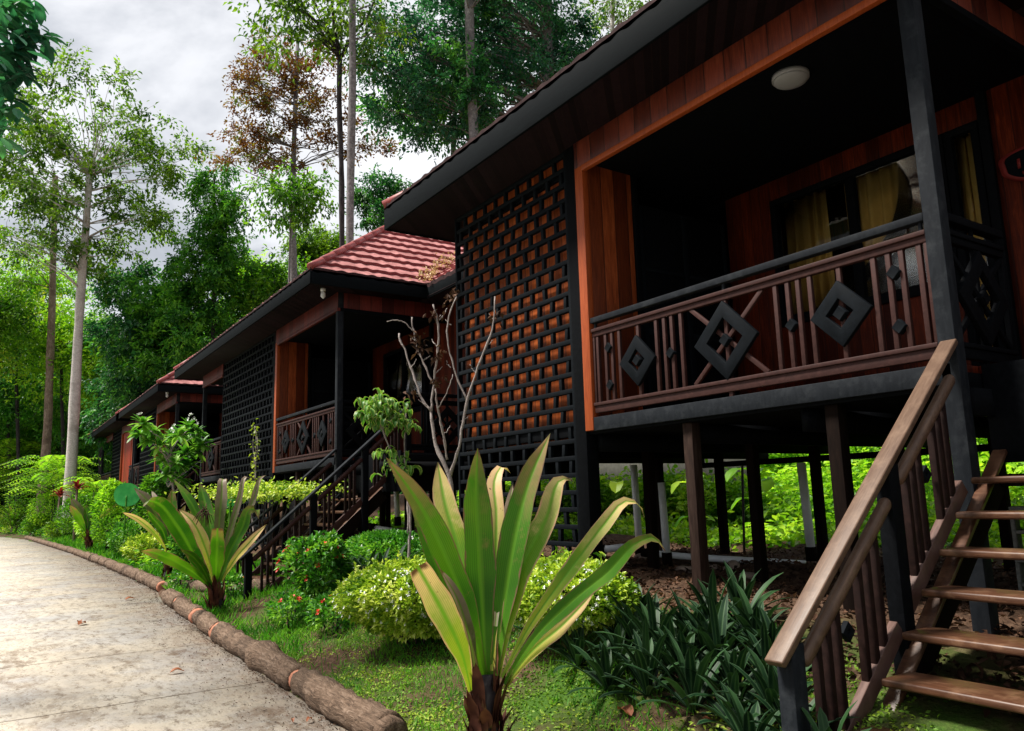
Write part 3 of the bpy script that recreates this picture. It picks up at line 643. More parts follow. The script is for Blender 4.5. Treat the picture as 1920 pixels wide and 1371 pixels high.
    row = [(q, YF+.12) for q in gx]+[(X0-3.95, 6.2), (X0-2.85, 6.65), (X0-4.95, 8.5), (X0-3.3, 8.35), (X0-1.2, 8.3), (X0+1.2, 8.4), (X0-1.3, 6.7), (X0+.9, 6.7)]
    if lat_w: row += [(xc+.1, YF+.2), (xc+.6, 8.3)]
    if left_porch: row += [(xe+.9, 6.7), (xe+.3, 8.3)]
    if lat_w > 4: row += [(xc+lat_w/2, 8.3), (xc+lat_w/2, 6.6)]
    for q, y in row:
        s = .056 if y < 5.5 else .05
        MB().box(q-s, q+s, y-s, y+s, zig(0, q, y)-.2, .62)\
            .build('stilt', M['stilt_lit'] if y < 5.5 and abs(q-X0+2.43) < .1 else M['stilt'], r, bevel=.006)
    if stairs: staircase(r, X0+.02, X0+1.42, g0=-1.62 if X0 > -5 else -1.45, near=X0 > -5)
    return r
SPLIT = {'landing_skirt', 'trim_post', 'valance', 'valance_trim', 'joist', 'deck_beam', 'floor_beam', 'wall', 'deck', 'floor', 'ceiling', 'fascia', 'soffit'}
def _boxes(name, mat, boxes, bev, parent):
    if name in SPLIT:
        return [MB().box(*q).build(name, mat, parent, bevel=bev) for q in boxes][0]
    mb = MB()
    for b in boxes: mb.box(*b)
    return mb.build(name, mat, parent, bevel=bev)

h1 = bungalow(-2.58, 'nearest black and orange timber bungalow on stilts, its large balustrade filling the right side', 2.57, detail=.035)
h2 = bungalow(-13.6, 'second timber bungalow with the pink tiled hip roof visible beside the nearest house', 4.7, left_porch=2.45, detail=.035, wing=2.0)
h3 = bungalow(-28.9, 'third timber bungalow, half hidden behind the flowering frangipani', 3.6, left_porch=1.75, detail=.07, wing=1.2)
h4 = bungalow(-38.6, 'farthest small timber bungalow at the end of the row, its porch open to the greenery', 3.3, left_porch=4.6, detail=.09, wing=.8, stairs=False, open_end=True, closed=True)

# loose fittings
def ceiling_light(x, y, label):
    t = empty('ceiling_light', (x, y, CEIL), label, 'lamp')
    an = np.linspace(0, 1, 9); pts = [(x, y, CEIL+.02-.02*0), (x, y, CEIL-.025)]
    MB().tube([(x, y, CEIL+.02), (x, y, CEIL-.02)], .158, 32).build('base', M['lamp'], t, smooth=False)
    prof = [(x, y, CEIL-.02-.055*math.sin(a*math.pi/2)) for a in an]
    MB().tube(prof, [.15*math.cos(a*math.pi/2*.96) for a in an], 32).build('diffuser', M['lamp'], t, smooth=True)
ceiling_light(-3.88, 5.66, 'round white ceiling lamp on the dark porch ceiling of the nearest bungalow')
def eave_lamp(x, y, label):
    t = empty('eave_lamp', (x, y, SOF), label, 'lamp', 'small lamps under the eave corners')
    MB().tube([(x, y, SOF), (x, y, SOF-.05)], .05, 14).build('base', M['white'], t)
    MB().tube([(x, y, SOF-.05), (x, y, SOF-.085), (x, y, SOF-.15), (x, y, SOF-.19)], [.022, .042, .045, .012], 14).build('bulb', M['white'], t, smooth=True)
eave_lamp(-13.45, 4.86, 'small white bulb under the eave corner of the second bungalow')
eave_lamp(-28.75, 4.86, 'small white bulb under the eave corner of the third bungalow')
def sign_plaque():
    x, y, z = -3.09+.10, YB-.035, 2.78
    t = empty('sign_plaque', (x, y, z), 'dark carved wall sign with a red rim on the orange porch wall', 'sign')
    ring, face = MB(), MB(); n = 40
    def outline(k, s):
        a = 2*np.pi*k/n; rx, rz = .36*s, .17*s
        return (x+.30+rx*math.cos(a)+.03*math.sin(2*a), z+rz*math.sin(a)+.05*math.cos(a)**2*(1 if math.sin(a) > 0 else -.2))
    o = [outline(k, 1) for k in range(n)]; i = [outline(k, .86) for k in range(n)]
    V = [(p[0], y-.03, p[1]) for p in o]+[(p[0], y-.03, p[1]) for p in i]+[(p[0], y+.03, p[1]) for p in o]
    f = []
    for k in range(n):
        l = (k+1) % n; f += [(k, n+k, n+l, l), (k, l, 2*n+l, 2*n+k)]
    ring.add(V, f4=f).build('rim', M['redsign'], t)
    V = [(p[0], y-.018, p[1]) for p in i]+[(x+.30, y-.018, z)]
    face.add(V, f3=[(n, (k+1) % n, k) for k in range(n)]).build('face', M['black'], t)
    mk = MB()
    for k in range(5):
        cx = x+.10+k*.09; mk.box(cx-.012, cx+.012, y-.028, y-.017, z-.02+.01*(k % 2), z+.07)
    mk.beam((x+.12, y-.024, z-.07), (x+.5, y-.024, z-.045), .01, .03, side=(0, 1, 0))
    mk.build('carved_mark', M['redsign'], t)
sign_plaque()

# ------------------------------------------------------------------ vegetation helpers
def rdir(n): 
    v = RS.normal(0, 1, (n, 3)); return v/np.linalg.norm(v, axis=1)[:, None]
def crown_points(c, rad, ncl, per, cr, shell=.5, flat=.5):
    """clumped leaf positions in an ellipsoid: (positions, outward, clump centres)"""
    d = rdir(ncl); rr = np.maximum(RS.rand(ncl)**(1/3.), shell*RS.rand(ncl)**.3)
    cc = np.asarray(c)+d*rr[:, None]*np.asarray(rad)
    k = np.repeat(np.arange(ncl), per); off = RS.normal(0, 1, (len(k), 3))*[1, 1, flat]
    off /= np.maximum(1, np.linalg.norm(off, axis=1)/1.7)[:, None]
    csz = cr*RS.uniform(.6, 1.3, ncl)
    P = cc[k]+off*csz[k][:, None]*.55
    return P, off, cc
def limb(mb, a, b, r0, r1, sag=.15, n=7, segs=6):
    a = np.asarray(a, float); b = np.asarray(b, float); L = np.linalg.norm(b-a)
    m = (a+b)/2+np.array([0, 0, -sag*L])+RS.normal(0, .06*L, 3)
    u = np.linspace(0, 1, n)[:, None]; p = (1-u)**2*a+2*u*(1-u)*m+u*u*b
    p[1:-1] += RS.normal(0, .012*L, (n-2, 3))
    mb.tube(p, np.linspace(r0, r1, n), segs)
def tree(name, label, d, trunk, tr, crowns, lmat, bmat, leaf=.2, per=60, cr=.6, group=None, base_drop=1.5, wl=.42, droop=.35, limbs=.6, cat='tree', tmin=.3, extra=None, depth=1.0, flat=.5, twigs=False):
    """trunk: list of photo pixels bottom to top; crowns: (px, py, rx, ry, n_clumps) in photo pixels at distance d"""
    px = d*1.0
    def sc(x, y): v = ray(x, y); return d/math.hypot(v[0], v[1])/FPX
    pts = [at(x, y, d) for x, y in trunk]
    b = pts[0].copy(); gz = float(ground_z(b[0], b[1])); b0 = np.array([b[0]-(pts[1][0]-b[0])*.05, b[1]-(pts[1][1]-b[1])*.05, gz-.2])
    if b[2] > gz+.1: pts = [b0]+pts
    root = empty(name, (pts[0][0], pts[0][1], gz), label, cat, group)
    sp = spline(np.array(pts), 22); rad = tr[0]+(tr[1]-tr[0])*np.linspace(0, 1, 22); rad[0] *= 1.45; rad[1] *= 1.12
    tb = MB(); tb.tube(sp, rad*(1+.05*RS.normal(0, 1, 22)), 10, jit=.05)
    lf = MB()
    toward = np.array([pts[-1][0], pts[-1][1], 0]); toward /= np.linalg.norm(toward)
    for (cx, cy, rx, ry, ncl) in crowns:
        k = sc(cx, cy); c = at(cx, cy, d)+toward*RS.uniform(-.3, .3)*rx*k
        rr = (rx*k, rx*k*depth, ry*k)
        dd = rdir(ncl); r_ = np.maximum(RS.rand(ncl)**(1/3.), .5*RS.rand(ncl)**.3); cc = c+dd*r_[:, None]*np.asarray(rr)
        ax = np.array([sp[-1][0], sp[-1][1], 0]); nt_ = 7; m = int(per*1.5/nt_)+1
        out = cc-np.array([c[0], c[1], c[2]-.6*rr[2]]); out /= np.linalg.norm(out, axis=1)[:, None]+1e-6
        T = out[:, None]*.55+RS.normal(0, .62, (ncl, nt_, 3)); T[..., 2] *= flat*1.3; T[..., 2] -= droop*.25; T /= np.linalg.norm(T, axis=2)[..., None]
        TL = cr*RS.uniform(.5, 1.5, (ncl, nt_)); s_ = RS.rand(ncl, nt_, m)**.7
        P = cc[:, None, None]+T[:, :, None]*(TL[..., None]*s_)[..., None]+RS.normal(0, leaf*.45, (ncl, nt_, m, 3)); P[..., 2] -= droop*.25*(TL[..., None]*s_)**2/cr
        D = T[:, :, None]*.8+RS.normal(0, .65, P.shape); D[..., 2] -= droop*1.1
        P = P.reshape(-1, 3); D = D.reshape(-1, 3)
        lf.leaves(P, D, leaf*RS.uniform(.55, 1.25, len(P)), leaf*wl*RS.uniform(.8, 1.2, len(P)))
        if twigs:
            for a_ in range(ncl):
                for b_ in range(0, nt_, 2):
                    t1 = cc[a_]+T[a_, b_]*TL[a_, b_]*.9; tb.tube([cc[a_], (cc[a_]+t1)/2+RS.normal(0, .04*cr, 3), t1], [.010*d/40, .007*d/40, .004*d/40], 3, cap=False)
        for q in cc[RS.rand(len(cc)) < limbs]:
            zz = sp[:, 2]; want = q[2]-.45*np.linalg.norm((q-sp[-1])[:2])-.3
            i = int(np.clip(np.searchsorted(zz, want), int(22*tmin), 21)); s = sp[i]
            r = max(.010, rad[i]*.2); limb(tb, s, q, r, .009, sag=-.08 if q[2] > s[2] else .1)
    if extra: extra(tb, lf, sp)
    tb.build('trunk', bmat, root, smooth=True)
    if lf.n: lf.build('crown', lmat, root)
    return root
def bush(name, label, c, rad, lmat, n, leaf, wl=.5, group=None, cat='bush', flowers=None, fmat=None, fsize=.03, fname='blossoms', twigs=10, spiky=.0, lumps=14, amp=.16):
    z0 = float(ground_z(c[0], c[1])); root = empty(name, (c[0], c[1], z0), label, cat, group)
    c = np.array([c[0], c[1], z0+rad[2]*1.02]); rad = np.asarray(rad)
    lump = rdir(lumps); lump[:, 2] = np.abs(lump[:, 2])*.8
    def surf(m, s0=.72):
        d = rdir(m); d[:, 2] = np.where(d[:, 2] < -.75, -d[:, 2], d[:, 2])
        b = 1+amp*np.max(np.clip((d @ lump.T)-.8, 0, 1)*5, axis=1)-.06
        r = s0+(1-s0)*RS.rand(m)**.6; return d, c+d*rad*(b*r)[:, None]
    d, P = surf(n)
    D = d*[1, 1, .6]+RS.normal(0, .55, P.shape)+[0, 0, .25]
    lf = MB().leaves(P, D, leaf*RS.uniform(.6, 1.3, n), leaf*wl*RS.uniform(.8, 1.2, n))
    d2, P2 = surf(n//3, .2); lf.leaves(P2, d2+RS.normal(0, .6, P2.shape), leaf*1.2, leaf*wl*1.3)
    if spiky:
        m = int(spiky); d3, P3 = surf(m, .95); P3 = P3[d3[:, 2] > 0]; m = len(P3)
        for q in P3:
            t = q+np.array([RS.normal(0, .03), RS.normal(0, .03), RS.uniform(.04, .12)])
            k = 9; PP = q+(t-q)*np.linspace(0, 1, k)[:, None]; lf.leaves(PP, RS.normal(0, .7, (k, 3))+[0, 0, .5], leaf, leaf*wl)
    lf.build('foliage', lmat, root)
    st = MB()
    for k in range(twigs):
        a = RS.rand()*6.28; q = c+np.array([math.cos(a), math.sin(a), .1])*rad*RS.uniform(.2, .6); limb(st, (c[0]+.05*math.cos(a), c[1]+.05*math.sin(a), z0-.03), q, .014, .006, .05)
    st.build('stem', M['bark_dark'], root)
    if flowers:
        d, P = surf(flowers, .99); keep = d[:, 2] > -.35; d = d[keep]; P = P[keep]
        if fname == 'blossom':
            for i, (dd, q) in enumerate(zip(d, P)): petals([q], [dd], fsize, 8).build('blossom', fmat, root)
        else: tag(petals(P, d, fsize, 5).build(fname, fmat, root), kind='stuff')
    return root
def petals(P, Dn, size, np_):
    mb = MB()
    for q, d in zip(P, Dn):
        d = np.asarray(d)+[0, -.2, .5]; d /= np.linalg.norm(d); a = np.cross(d, [1, .3, 0]); a /= np.linalg.norm(a); b = np.cross(d, a)
        an = np.arange(np_)*2*np.pi/np_+RS.rand()*6; D = np.cos(an)[:, None]*a+np.sin(an)[:, None]*b+d*.35
        mb.leaves(np.repeat([np.asarray(q)+d*.012], np_, 0), D, size*.6*np.ones(np_), size*.42*np.ones(np_), fold=.1, twist=.1)
    return mb
def rosette(name, label, c, n, L, W, mat, group=None, cat='plant', rise=(.25, 1.2), arch=.5, trunk=0, tmat=None, nseg=7, blunt=False, z=None):
    z0 = float(ground_z(c[0], c[1])) if z is None else z
    root = empty(name, (c[0], c[1], z0), label, cat, group)
    mb = MB(); b = np.array([c[0], c[1], z0+trunk])
    for k in range(n):
        a = k*2.399+RS.uniform(-.3, .3); el = rise[0]+(rise[1]-rise[0])*(k/n)+RS.uniform(-.1, .1); l = L*RS.uniform(.7, 1.1)
        h = np.array([math.cos(a), math.sin(a), 0]); u = np.array([0, 0, 1.0])
        p1 = b+l*.5*(h*math.cos(el)+u*math.sin(el)); p2 = p1+l*.3*(h*math.cos(el-arch*.6)+u*math.sin(el-arch*.6)); p3 = p2+l*.22*(h*math.cos(el-arch*1.5)+u*math.sin(el-arch*1.5))
        mb.strap([b+h*.01, p1, p2, p3], W*RS.uniform(.8, 1.15), rnd=RS.rand(), nseg=nseg, fold=.3, blunt=blunt, across=np.cross(h, u), ripple=.01, base_w=.45)
    mb.build('leaves', mat, root, smooth=True)
    if trunk:
        t = MB(); t.tube([(c[0], c[1], z0-.1), (c[0]+.01, c[1], z0+trunk*.5), (c[0], c[1], z0+trunk+.06)], [W*.55, W*.45, W*.38], 9, jit=.12); t.build('stem', tmat or M['bark_brown'], root)
    return root

M['sheath'] = leafmat('withered_leaf_bases', [(0, (.016, .006, .004)), (.45, (.06, .02, .012)), (.8, (.14, .055, .03)), (1, (.10, .12, .02))], .1, .7, .12, clump=7)
# ------------------------------------------------------------------ large strap-leaved lilies, leaf by leaf
def lily(name, label, base_px, d0, leaves, trunk_top, trunk_r, scale, ox, oy, wscale=1.0, flower=None):
    bx, by = base_px; g = gpt(bx, by) if d0 is None else at(bx, by, d0)
    d0 = hdist(g); z0 = float(ground_z(g[0], g[1]))
    root = empty(name, (g[0], g[1], z0), label, 'plant', 'giant strap-leaved lilies along the path')
    right = np.array([R[0][0], R[0][1], 0]); right /= np.linalg.norm(right)
    fw = np.array([g[0], g[1], 0]); fw /= np.linalg.norm(fw)
    groups = {}
    for (pts, w, mat, dz, kw) in leaves:
        m = len(pts); P = []
        for i, (x, y) in enumerate(pts):
            u = i/(m-1); P.append(at(ox+x/scale, oy+y/scale, d0+dz*u**.9))
        k = .9*hdist(g)/math.hypot(*ray(bx, by)[:2])/FPX
        mb = groups.setdefault(mat, [])
        kw = dict(kw); tw = kw.pop('turn', 0)
        mb.append((P, w/scale*k*wscale, tw, kw))
    for mat, L in groups.items():
        for P, w, tw, kw in L:
            dirn = np.asarray(P[-1])-np.asarray(P[0]); v = -fw*math.cos(tw)+right*math.sin(tw)
            ac = np.cross(dirn, v); MB().strap(P, w, across=ac, nseg=22, rnd=RS.rand(), **kw).build('leaf', M[mat], root, smooth=True)
    t0 = np.array([g[0], g[1], z0-.15]); t1 = at(*trunk_top, d0)
    n = 12; u = np.linspace(0, 1, n)[:, None]; tp = t0+(t1-t0)*u
    tb = MB(); tb.tube(tp, trunk_r*np.linspace(1.0, .6, n)*(1+.1*RS.normal(0, 1, n)), 10, jit=.16); tb.build('stem', M['bark_dark'], root)
    sh = MB()     # withered leaf bases wrapped round the stem
    for k in range(60):
        a = RS.rand()*6.28; u = RS.uniform(.1, 1.05); o = np.array([math.cos(a), math.sin(a), 0]); q = t0+(t1-t0)*u+o*trunk_r*(.95-.35*u)
        L = RS.uniform(1.0, 3.2)*trunk_r; fl = RS.uniform(0, 1.0)**2.2; dd = np.array([0, 0, 1.0])+o*fl
        sh.strap([q-[0, 0, L*.4], q+dd*L*.3+o*.008, q+dd*L*.75+o*trunk_r*RS.uniform(-.1, .35)], trunk_r*RS.uniform(.3, 1.1), rnd=RS.rand(), nseg=6, across=np.cross(o, [0, 0, 1.]), fold=-.25, peak=.3, base_w=.8)
    sh.build('withered_sheath', M['sheath'], root)
    if flower:
        fb = MB(); q = at(*flower, d0-.15)
        for k in range(26):
            dd = rdir(1)[0]; dd[2] = -abs(dd[2])*.8; fb.tube([q+RS.normal(0, .03, 3), q+dd*.12, q+dd*.18+[0, 0, -.08]], [.006, .005, .003], 4)
        fb.build('flower_head', M['dead'], root)
    return root
big = [
 ([(500, 1130), (440, 880), (335, 610), (205, 345), (58, 140)], 135, 'lf_crinum', -.25, dict(turn=.5, peak=.5, fold=.3)),
 ([(485, 1140), (400, 900), (290, 640), (215, 440), (165, 340)], 95, 'lf_crinum', .1, dict(turn=.3)),
 ([(505, 1110), (445, 830), (385, 560), (320, 340), (290, 160)], 135, 'lf_cream', .45, dict(peak=.62, turn=.1)),
 ([(510, 1130), (492, 800), (478, 520), (466, 260), (470, 98)], 158, 'lf_crinum', -.12, dict(peak=.5, turn=-.1, fold=.16)),
 ([(545, 1120), (590, 780), (640, 480), (705, 235), (797, 30)], 152, 'lf_crinum', .2, dict(peak=.46, turn=-.35, fold=.3)),
 ([(535, 1100), (550, 620), (553, 380), (545, 245), (578, 182), (618, 210)], 92, 'lf_cream', .5, dict(peak=.62)),
 ([(550, 900), (575, 640), (603, 420), (628, 255)], 70, 'lf_purple', .6, {}),
 ([(560, 1120), (612, 850), (685, 600), (775, 425), (858, 235), (895, 240)], 128, 'lf_cream', .2, dict(peak=.6, turn=-.3)),
 ([(580, 1130), (700, 905), (885, 645), (1040, 440), (1140, 335), (1195, 350), (1220, 410)], 84, 'lf_cream', .35, dict(peak=.55, turn=-.4)),
 ([(590, 1160), (715, 965), (900, 780), (1060, 650), (1200, 515), (1270, 500), (1315, 560)], 84, 'lf_crinum', -.3, dict(peak=.5, turn=-.5)),
 ([(590, 1180), (705, 1020), (850, 895), (995, 745)], 84, 'lf_cream', -.1, dict(peak=.45, turn=-.7)),
 ([(440, 1190), (395, 1010), (300, 810), (200, 632)], 138, 'lf_cream', -.35, dict(blunt=True, peak=.6, turn=.4, fold=.12)),
 ([(468, 1150), (435, 960), (375, 770), (300, 640)], 62, 'lf_purple', -.25, dict(turn=.8, fold=.5)),
]
lily('strap_lily', 'largest strap-leaved lily in the foreground, its broad leaves green, cream and purple', (912, 1420), None, big, (908, 1265), .092, 2.4018, 700, 800)
mid = [
 ([(755, 1150), (610, 880), (440, 590), (290, 415), (205, 395), (172, 440)], 165, 'lf_crinum', -.6, dict(turn=.4, peak=.55)),
 ([(735, 1120), (600, 1000), (400, 885), (250, 825), (150, 812)], 100, 'lf_crinum', -.9, dict(turn=.6)),
 ([(760, 1080), (690, 800), (560, 545), (465, 465)], 105, 'lf_cream', .2, dict(turn=.3)),
 ([(770, 1080), (690, 700), (555, 390), (418, 212)], 95, 'lf_crinum', .5, dict(turn=.3)),
 ([(780, 1050), (725, 600), (640, 245)], 120, 'lf_crinum', .6, dict(peak=.62)),
 ([(785, 1000), (800, 600), (822, 330), (832, 215), (868, 235)], 105, 'lf_purple', .5, dict(peak=.65)),
 ([(790, 1050), (890, 650), (965, 390), (1025, 195), (1075, 222)], 60, 'lf_purple', .4, dict(turn=-.2)),
 ([(800, 1050), (950, 650), (1070, 420), (1150, 200), (1190, 183)], 60, 'lf_purple', .5, dict(turn=-.2)),
 ([(800, 1070), (890, 820), (1000, 600), (1060, 465), (1110, 470), (1125, 545)], 115, 'lf_crinum', -.2, dict(turn=-.4)),
 ([(770, 1080), (782, 850), (786, 622)], 130, 'lf_crinum', -.5, dict(blunt=True, fold=.12)),
 ([(820, 1060), (930, 880), (1050, 740), (1195, 588)], 74, 'lf_cream', -.3, dict(turn=-.5)),
 ([(740, 1120), (660, 950), (560, 840), (480, 800)], 70, 'lf_crinum', -.5, dict(turn=.5)),
]
lily('strap_lily', 'middle strap-leaved lily beside the log border, with a faded flower head among arching leaves', (404, 1150), None, mid, (408, 1095), .095, 4.4214, 230, 850, flower=(385, 958))
beh = [
 ([(380, 810), (300, 560), (200, 385), (95, 288)], 110, 'lf_purple', .3, dict(turn=.3)),
 ([(385, 810), (335, 560), (270, 370), (240, 312)], 70, 'lf_purple', .5, {}),
 ([(395, 810), (400, 520), (412, 298)], 105, 'lf_crinum', .4, dict(peak=.6)),
 ([(370, 810), (240, 640), (105, 535), (-5, 490)], 55, 'lf_cream', -.4, dict(turn=.5)),
 ([(380, 820), (330, 640), (235, 520), (205, 470)], 70, 'lf_crinum', -.3, {}),
 ([(400, 810), (440, 600), (520, 430)], 80, 'lf_crinum', .3, {}),
 ([(400, 815), (470, 700), (560, 600)], 50, 'lf_crinum', -.3, dict(turn=-.4)),
]
lily('strap_lily', 'purple-tinged strap-leaved lily half hidden behind the middle one', (312, 1088), None, beh, (318, 1035), .085, 4.4214, 230, 850)
far_ = [
 ([(870, 1260), (805, 1080), (700, 915)], 100, 'lf_purple', .3, {}),
 ([(868, 1260), (862, 1100), (856, 985)], 80, 'lf_crinum', .2, {}),
 ([(880, 1260), (930, 1080), (968, 950)], 85, 'lf_crinum', .3, {}),
 ([(895, 1250), (1000, 1110), (1165, 968)], 42, 'lf_cream', -.4, {}),
 ([(885, 1250), (980, 1080), (1035, 930)], 42, 'lf_cream', .4, {}),
 ([(850, 1250), (780, 1120), (690, 985)], 80, 'lf_crinum', -.4, {}),
 ([(900, 1260), (1040, 1170), (1140, 1090)], 44, 'lf_crinum', -.5, {}),
]
lily('strap_lily', 'small dark strap-leaved lily farther along the border, leaves fanned upright', (167, 1040), None, far_, (167, 1000), .1, 5.273, 0, 760)
rosette('strap_lily', 'dark spiky lily at the far left edge where the path leaves view', gpt(22, 1001), 16, 1.5, .16, M['lf_crinum'], 'giant strap-leaved lilies along the path', rise=(.5, 1.4), arch=.4, trunk=.4)
rosette('strap_lily', 'bushy far lily just right of the one at the left edge', gpt(58, 1003), 16, 1.2, .13, M['lf_olive'], 'giant strap-leaved lilies along the path', rise=(.6, 1.4), arch=.5, trunk=.35)

# ------------------------------------------------------------------ flower bed in front of the nearest house
k = 0
rho = [(1015,1185),(1060,1150),(1110,1130),(1150,1165),(1200,1150),(1085,1230),(1160,1225),(1230,1210),(1290,1190),(1340,1170),(1390,1150),(1420,1190),(1350,1235),(1285,1260),(1215,1285),(1140,1275),(1300,1310),(1380,1290),(1440,1260),(1455,1330),(1380,1350),(1490,1380),(1410,1400),(1260,1240),(1450,1210),(1325,1215),(1190,1195),(1560,1440)]
for i, (x, y) in enumerate(rho):
    p = gpt(x, y+26)
    if p[1] < 2.9: p = p*1.0
    rosette('moses_plant', 'dark green striped rosette in the bed beneath the porch stairs', p, 19, RS.uniform(.32, .5), .06, M['lf_rhoeo'], 'dark spiky rosettes in the bed', rise=(.15, 1.45), arch=.28, nseg=6)
p = gpt(742, 1248); bush('clipped_bush', 'larger round clipped bush dotted with tiny white flowers, left of the foreground lily', (p[0]-.25, p[1]+.35), (.68, .6, .37), M['lf_bush'], 14000, .052, amp=.34, flowers=520, fmat=M['petal'], fsize=.034, spiky=160, group='clipped white-flowered bushes')
p = gpt(1055, 1215); bush('clipped_bush', 'smaller clipped bush with white flowers, right of the foreground lily by the lattice', (p[0]-.1, p[1]+.15), (.60, .46, .30), M['lf_bush'], 9500, .05, amp=.34, flowers=340, fmat=M['petal'], fsize=.032, spiky=120, group='clipped white-flowered bushes')
p = gpt(578, 1160); bush('ixora_bush', 'loose green bush with red blossoms in front of the second bungalow stairs', (p[0]-.2, p[1]+.25), (.36, .36, .42), M['lf_bushg'], 1800, .08, flowers=30, fmat=M['redpetal'], fsize=.075, fname='blossom', spiky=120, lumps=5, amp=.7)
p = gpt(708, 1085); bush('low_shrub', 'low bright green shrub under the second bungalow stairs with a few white flowers', (p[0]-.2, p[1]+.25), (.95, .5, .27), M['lf_bushg'], 5200, .06, flowers=40, fmat=M['petal'], fsize=.035)
for i, (x, y) in enumerate([(665, 1108), (690, 1112), (715, 1110), (740, 1104)]):
    rosette('moses_plant', 'dark strappy clump below the low shrub by the second stairs', gpt(x, y), 15, .6, .06, M['lf_rhoeo'], 'dark clumps by the second stairs', rise=(.3, 1.35), arch=.45, nseg=6)
for i, (x, y) in enumerate([(345, 1108), (430, 1128), (620, 1190), (545, 1178)]):
    p = gpt(x, y); bush('flower_seedling', ['sprawling low plant with red flowers at the border gap', 'thin low plant right of the middle lily stem', 'small low plant at the foot of the red-blossom bush', 'leafy low plant left of the red-blossom bush'][i], p, (.3, .25, .2), M['lf_bushg'], 420, .07, flowers=(10 if i in (0, 3) else 4), fmat=M['redpetal'], fsize=.07, fname='blossom', twigs=5)

# ------------------------------------------------------------------ shrubs by the second house
def px_branches(root, d, lines, mat, name='branch', seg=7):
    for pl, r0, r1 in lines:
        P = [at(x, y, d+o) for x, y, o in pl]; s = spline(P, max(8, len(P)*4)); m = len(s)
        MB().tube(s+RS.normal(0, .004, s.shape), np.linspace(r0, r1, m)*.62*(1+.14*RS.normal(0, 1, m)), seg).build(name, mat, root, smooth=True)
def bare_shrub():
    d = 8.35; g = at(846, 1080, d); z0 = float(ground_z(g[0], g[1]))
    root = empty('bare_shrub', (g[0], g[1], z0), 'leafless grey branching shrub in front of the near lattice', 'shrub')
    b = proj((g[0], g[1], z0-.05))
    L = [([(b[0], b[1], 0), (846, 960, 0), (843, 895, 0), (837, 877, 0), (821, 847, .05), (808, 771, .1)], .050, .027),
         ([(808, 771, .1), (792, 749, .15), (779, 713, .2), (763, 669, .25), (748, 625, .3)], .022, .016),
         ([(808, 771, .1), (814, 720, .1), (819, 676, .05), (823, 621, 0), (812, 570, 0)], .024, .017),
         ([(814, 722, .1), (792, 676, .15), (779, 640, .2), (772, 594, .2)], .018, .012), ([(775, 622, .2), (755, 603, .2), (738, 601, .2), (726, 604, .2)], .011, .009),
         ([(839, 862, 0), (828, 800, -.1), (819, 756, -.15), (816, 730, -.2)], .024, .014), ([(822, 765, -.15), (838, 735, -.2), (850, 702, -.25)], .010, .007),
         ([(844, 895, 0), (859, 844, -.1), (876, 753, -.15), (901, 676, -.25), (925, 610, -.3), (927, 556, -.3)], .030, .012),
         ([(876, 753, -.15), (850, 687, -.1), (841, 596, -.1), (856, 556, -.1)], .020, .012), ([(823, 600, 0), (832, 590, 0), (839, 578, 0)], .011, .010), ([(876, 752, -.15), (872, 742, -.1)], .012, .008), ([(789, 745, .15), (778, 735, .1)], .011, .008)]
    for (x, y, dx, dy) in ((800, 760, -14, -10), (770, 690, 10, -16), (757, 650, -9, -12), (816, 700, 13, -12), (820, 650, -11, -14), (817, 600, 9, -9), (792, 676, 14, -9), (832, 815, 12, -16), (845, 690, -8, -14), (866, 790, 14, -10), (892, 700, -10, -16), (912, 648, 12, -10), (926, 600, -8, -12), (845, 610, -9, -12), (781, 640, -10, -8)): L.append(([(x, y, 0), (x+dx*.6, y+dy*.5, .03), (x+dx, y+dy, .05)], .010, .006))
    px_branches(root, d, L, M['twig'])
    for (x, y, n) in ((786, 650, 26), (784, 632, 18), (818, 672, 10), (825, 660, 8), (825, 712, 18), (852, 552, 16), (929, 588, 14), (846, 562, 8), (772, 735, 7), (822, 592, 12), (816, 586, 8)):
        c = at(x, y, d); P = c+RS.normal(0, .035, (n, 3)); MB().leaves(P, RS.normal(0, 1, (n, 3))-[0, 0, 1.2], .09*RS.uniform(.5, 1.2, n), .04).build('withered_leaves', M['dead'], root)
bare_shrub()
def curly_shrub():
    d = 9.2; g = at(766, 1060, d); z0 = float(ground_z(g[0], g[1])); b = proj((g[0], g[1], z0-.05))
    root = empty('curly_shrub', (g[0], g[1], z0), 'slender shrub with curled yellow-edged leaves beside the second stairs', 'shrub')
    px_branches(root, d, [([(b[0], b[1], 0), (766, 1030, 0), (770, 960, 0), (757, 900, 0), (735, 850, 0), (716, 805, 0)], .028, .018), ([(766, 1000, 0), (764, 930, .1), (758, 830, .1), (762, 770, .1)], .018, .012), ([(716, 805, 0), (705, 770, 0), (700, 745, 0)], .014, .01), ([(716, 805, 0), (735, 780, 0), (745, 768, 0)], .012, .008)], M['twig'], 'stem')
    lf = MB()
    for (x, y, sx, sy, n) in ((704, 752, 24, 14, 55), (690, 780, 14, 10, 22), (727, 775, 30, 14, 60), (712, 793, 22, 10, 34), (757, 795, 26, 12, 34), (722, 850, 16, 8, 14), (765, 880, 10, 26, 26), (745, 760, 18, 10, 16), (735, 880, 14, 20, 12)):
        for q in range(n):
            c = at(x+RS.normal(0, sx*.55), y+RS.normal(0, sy*.55), d+RS.normal(0, .12)); a = RS.rand()*6.28; h = np.array([math.cos(a), math.sin(a), 0]); l = RS.uniform(.06, .15)
            lf.strap([c, c+h*l*.6+[0, 0, .03], c+h*l*1.0+[0, 0, -.02], c+h*l*1.0+[0, 0, -.07]], l*.5, nseg=5, rnd=RS.rand(), fold=.4, across=np.cross(h, [0, 0, 1.]))
    lf.build('foliage', M['lf_curl'], root, smooth=True)
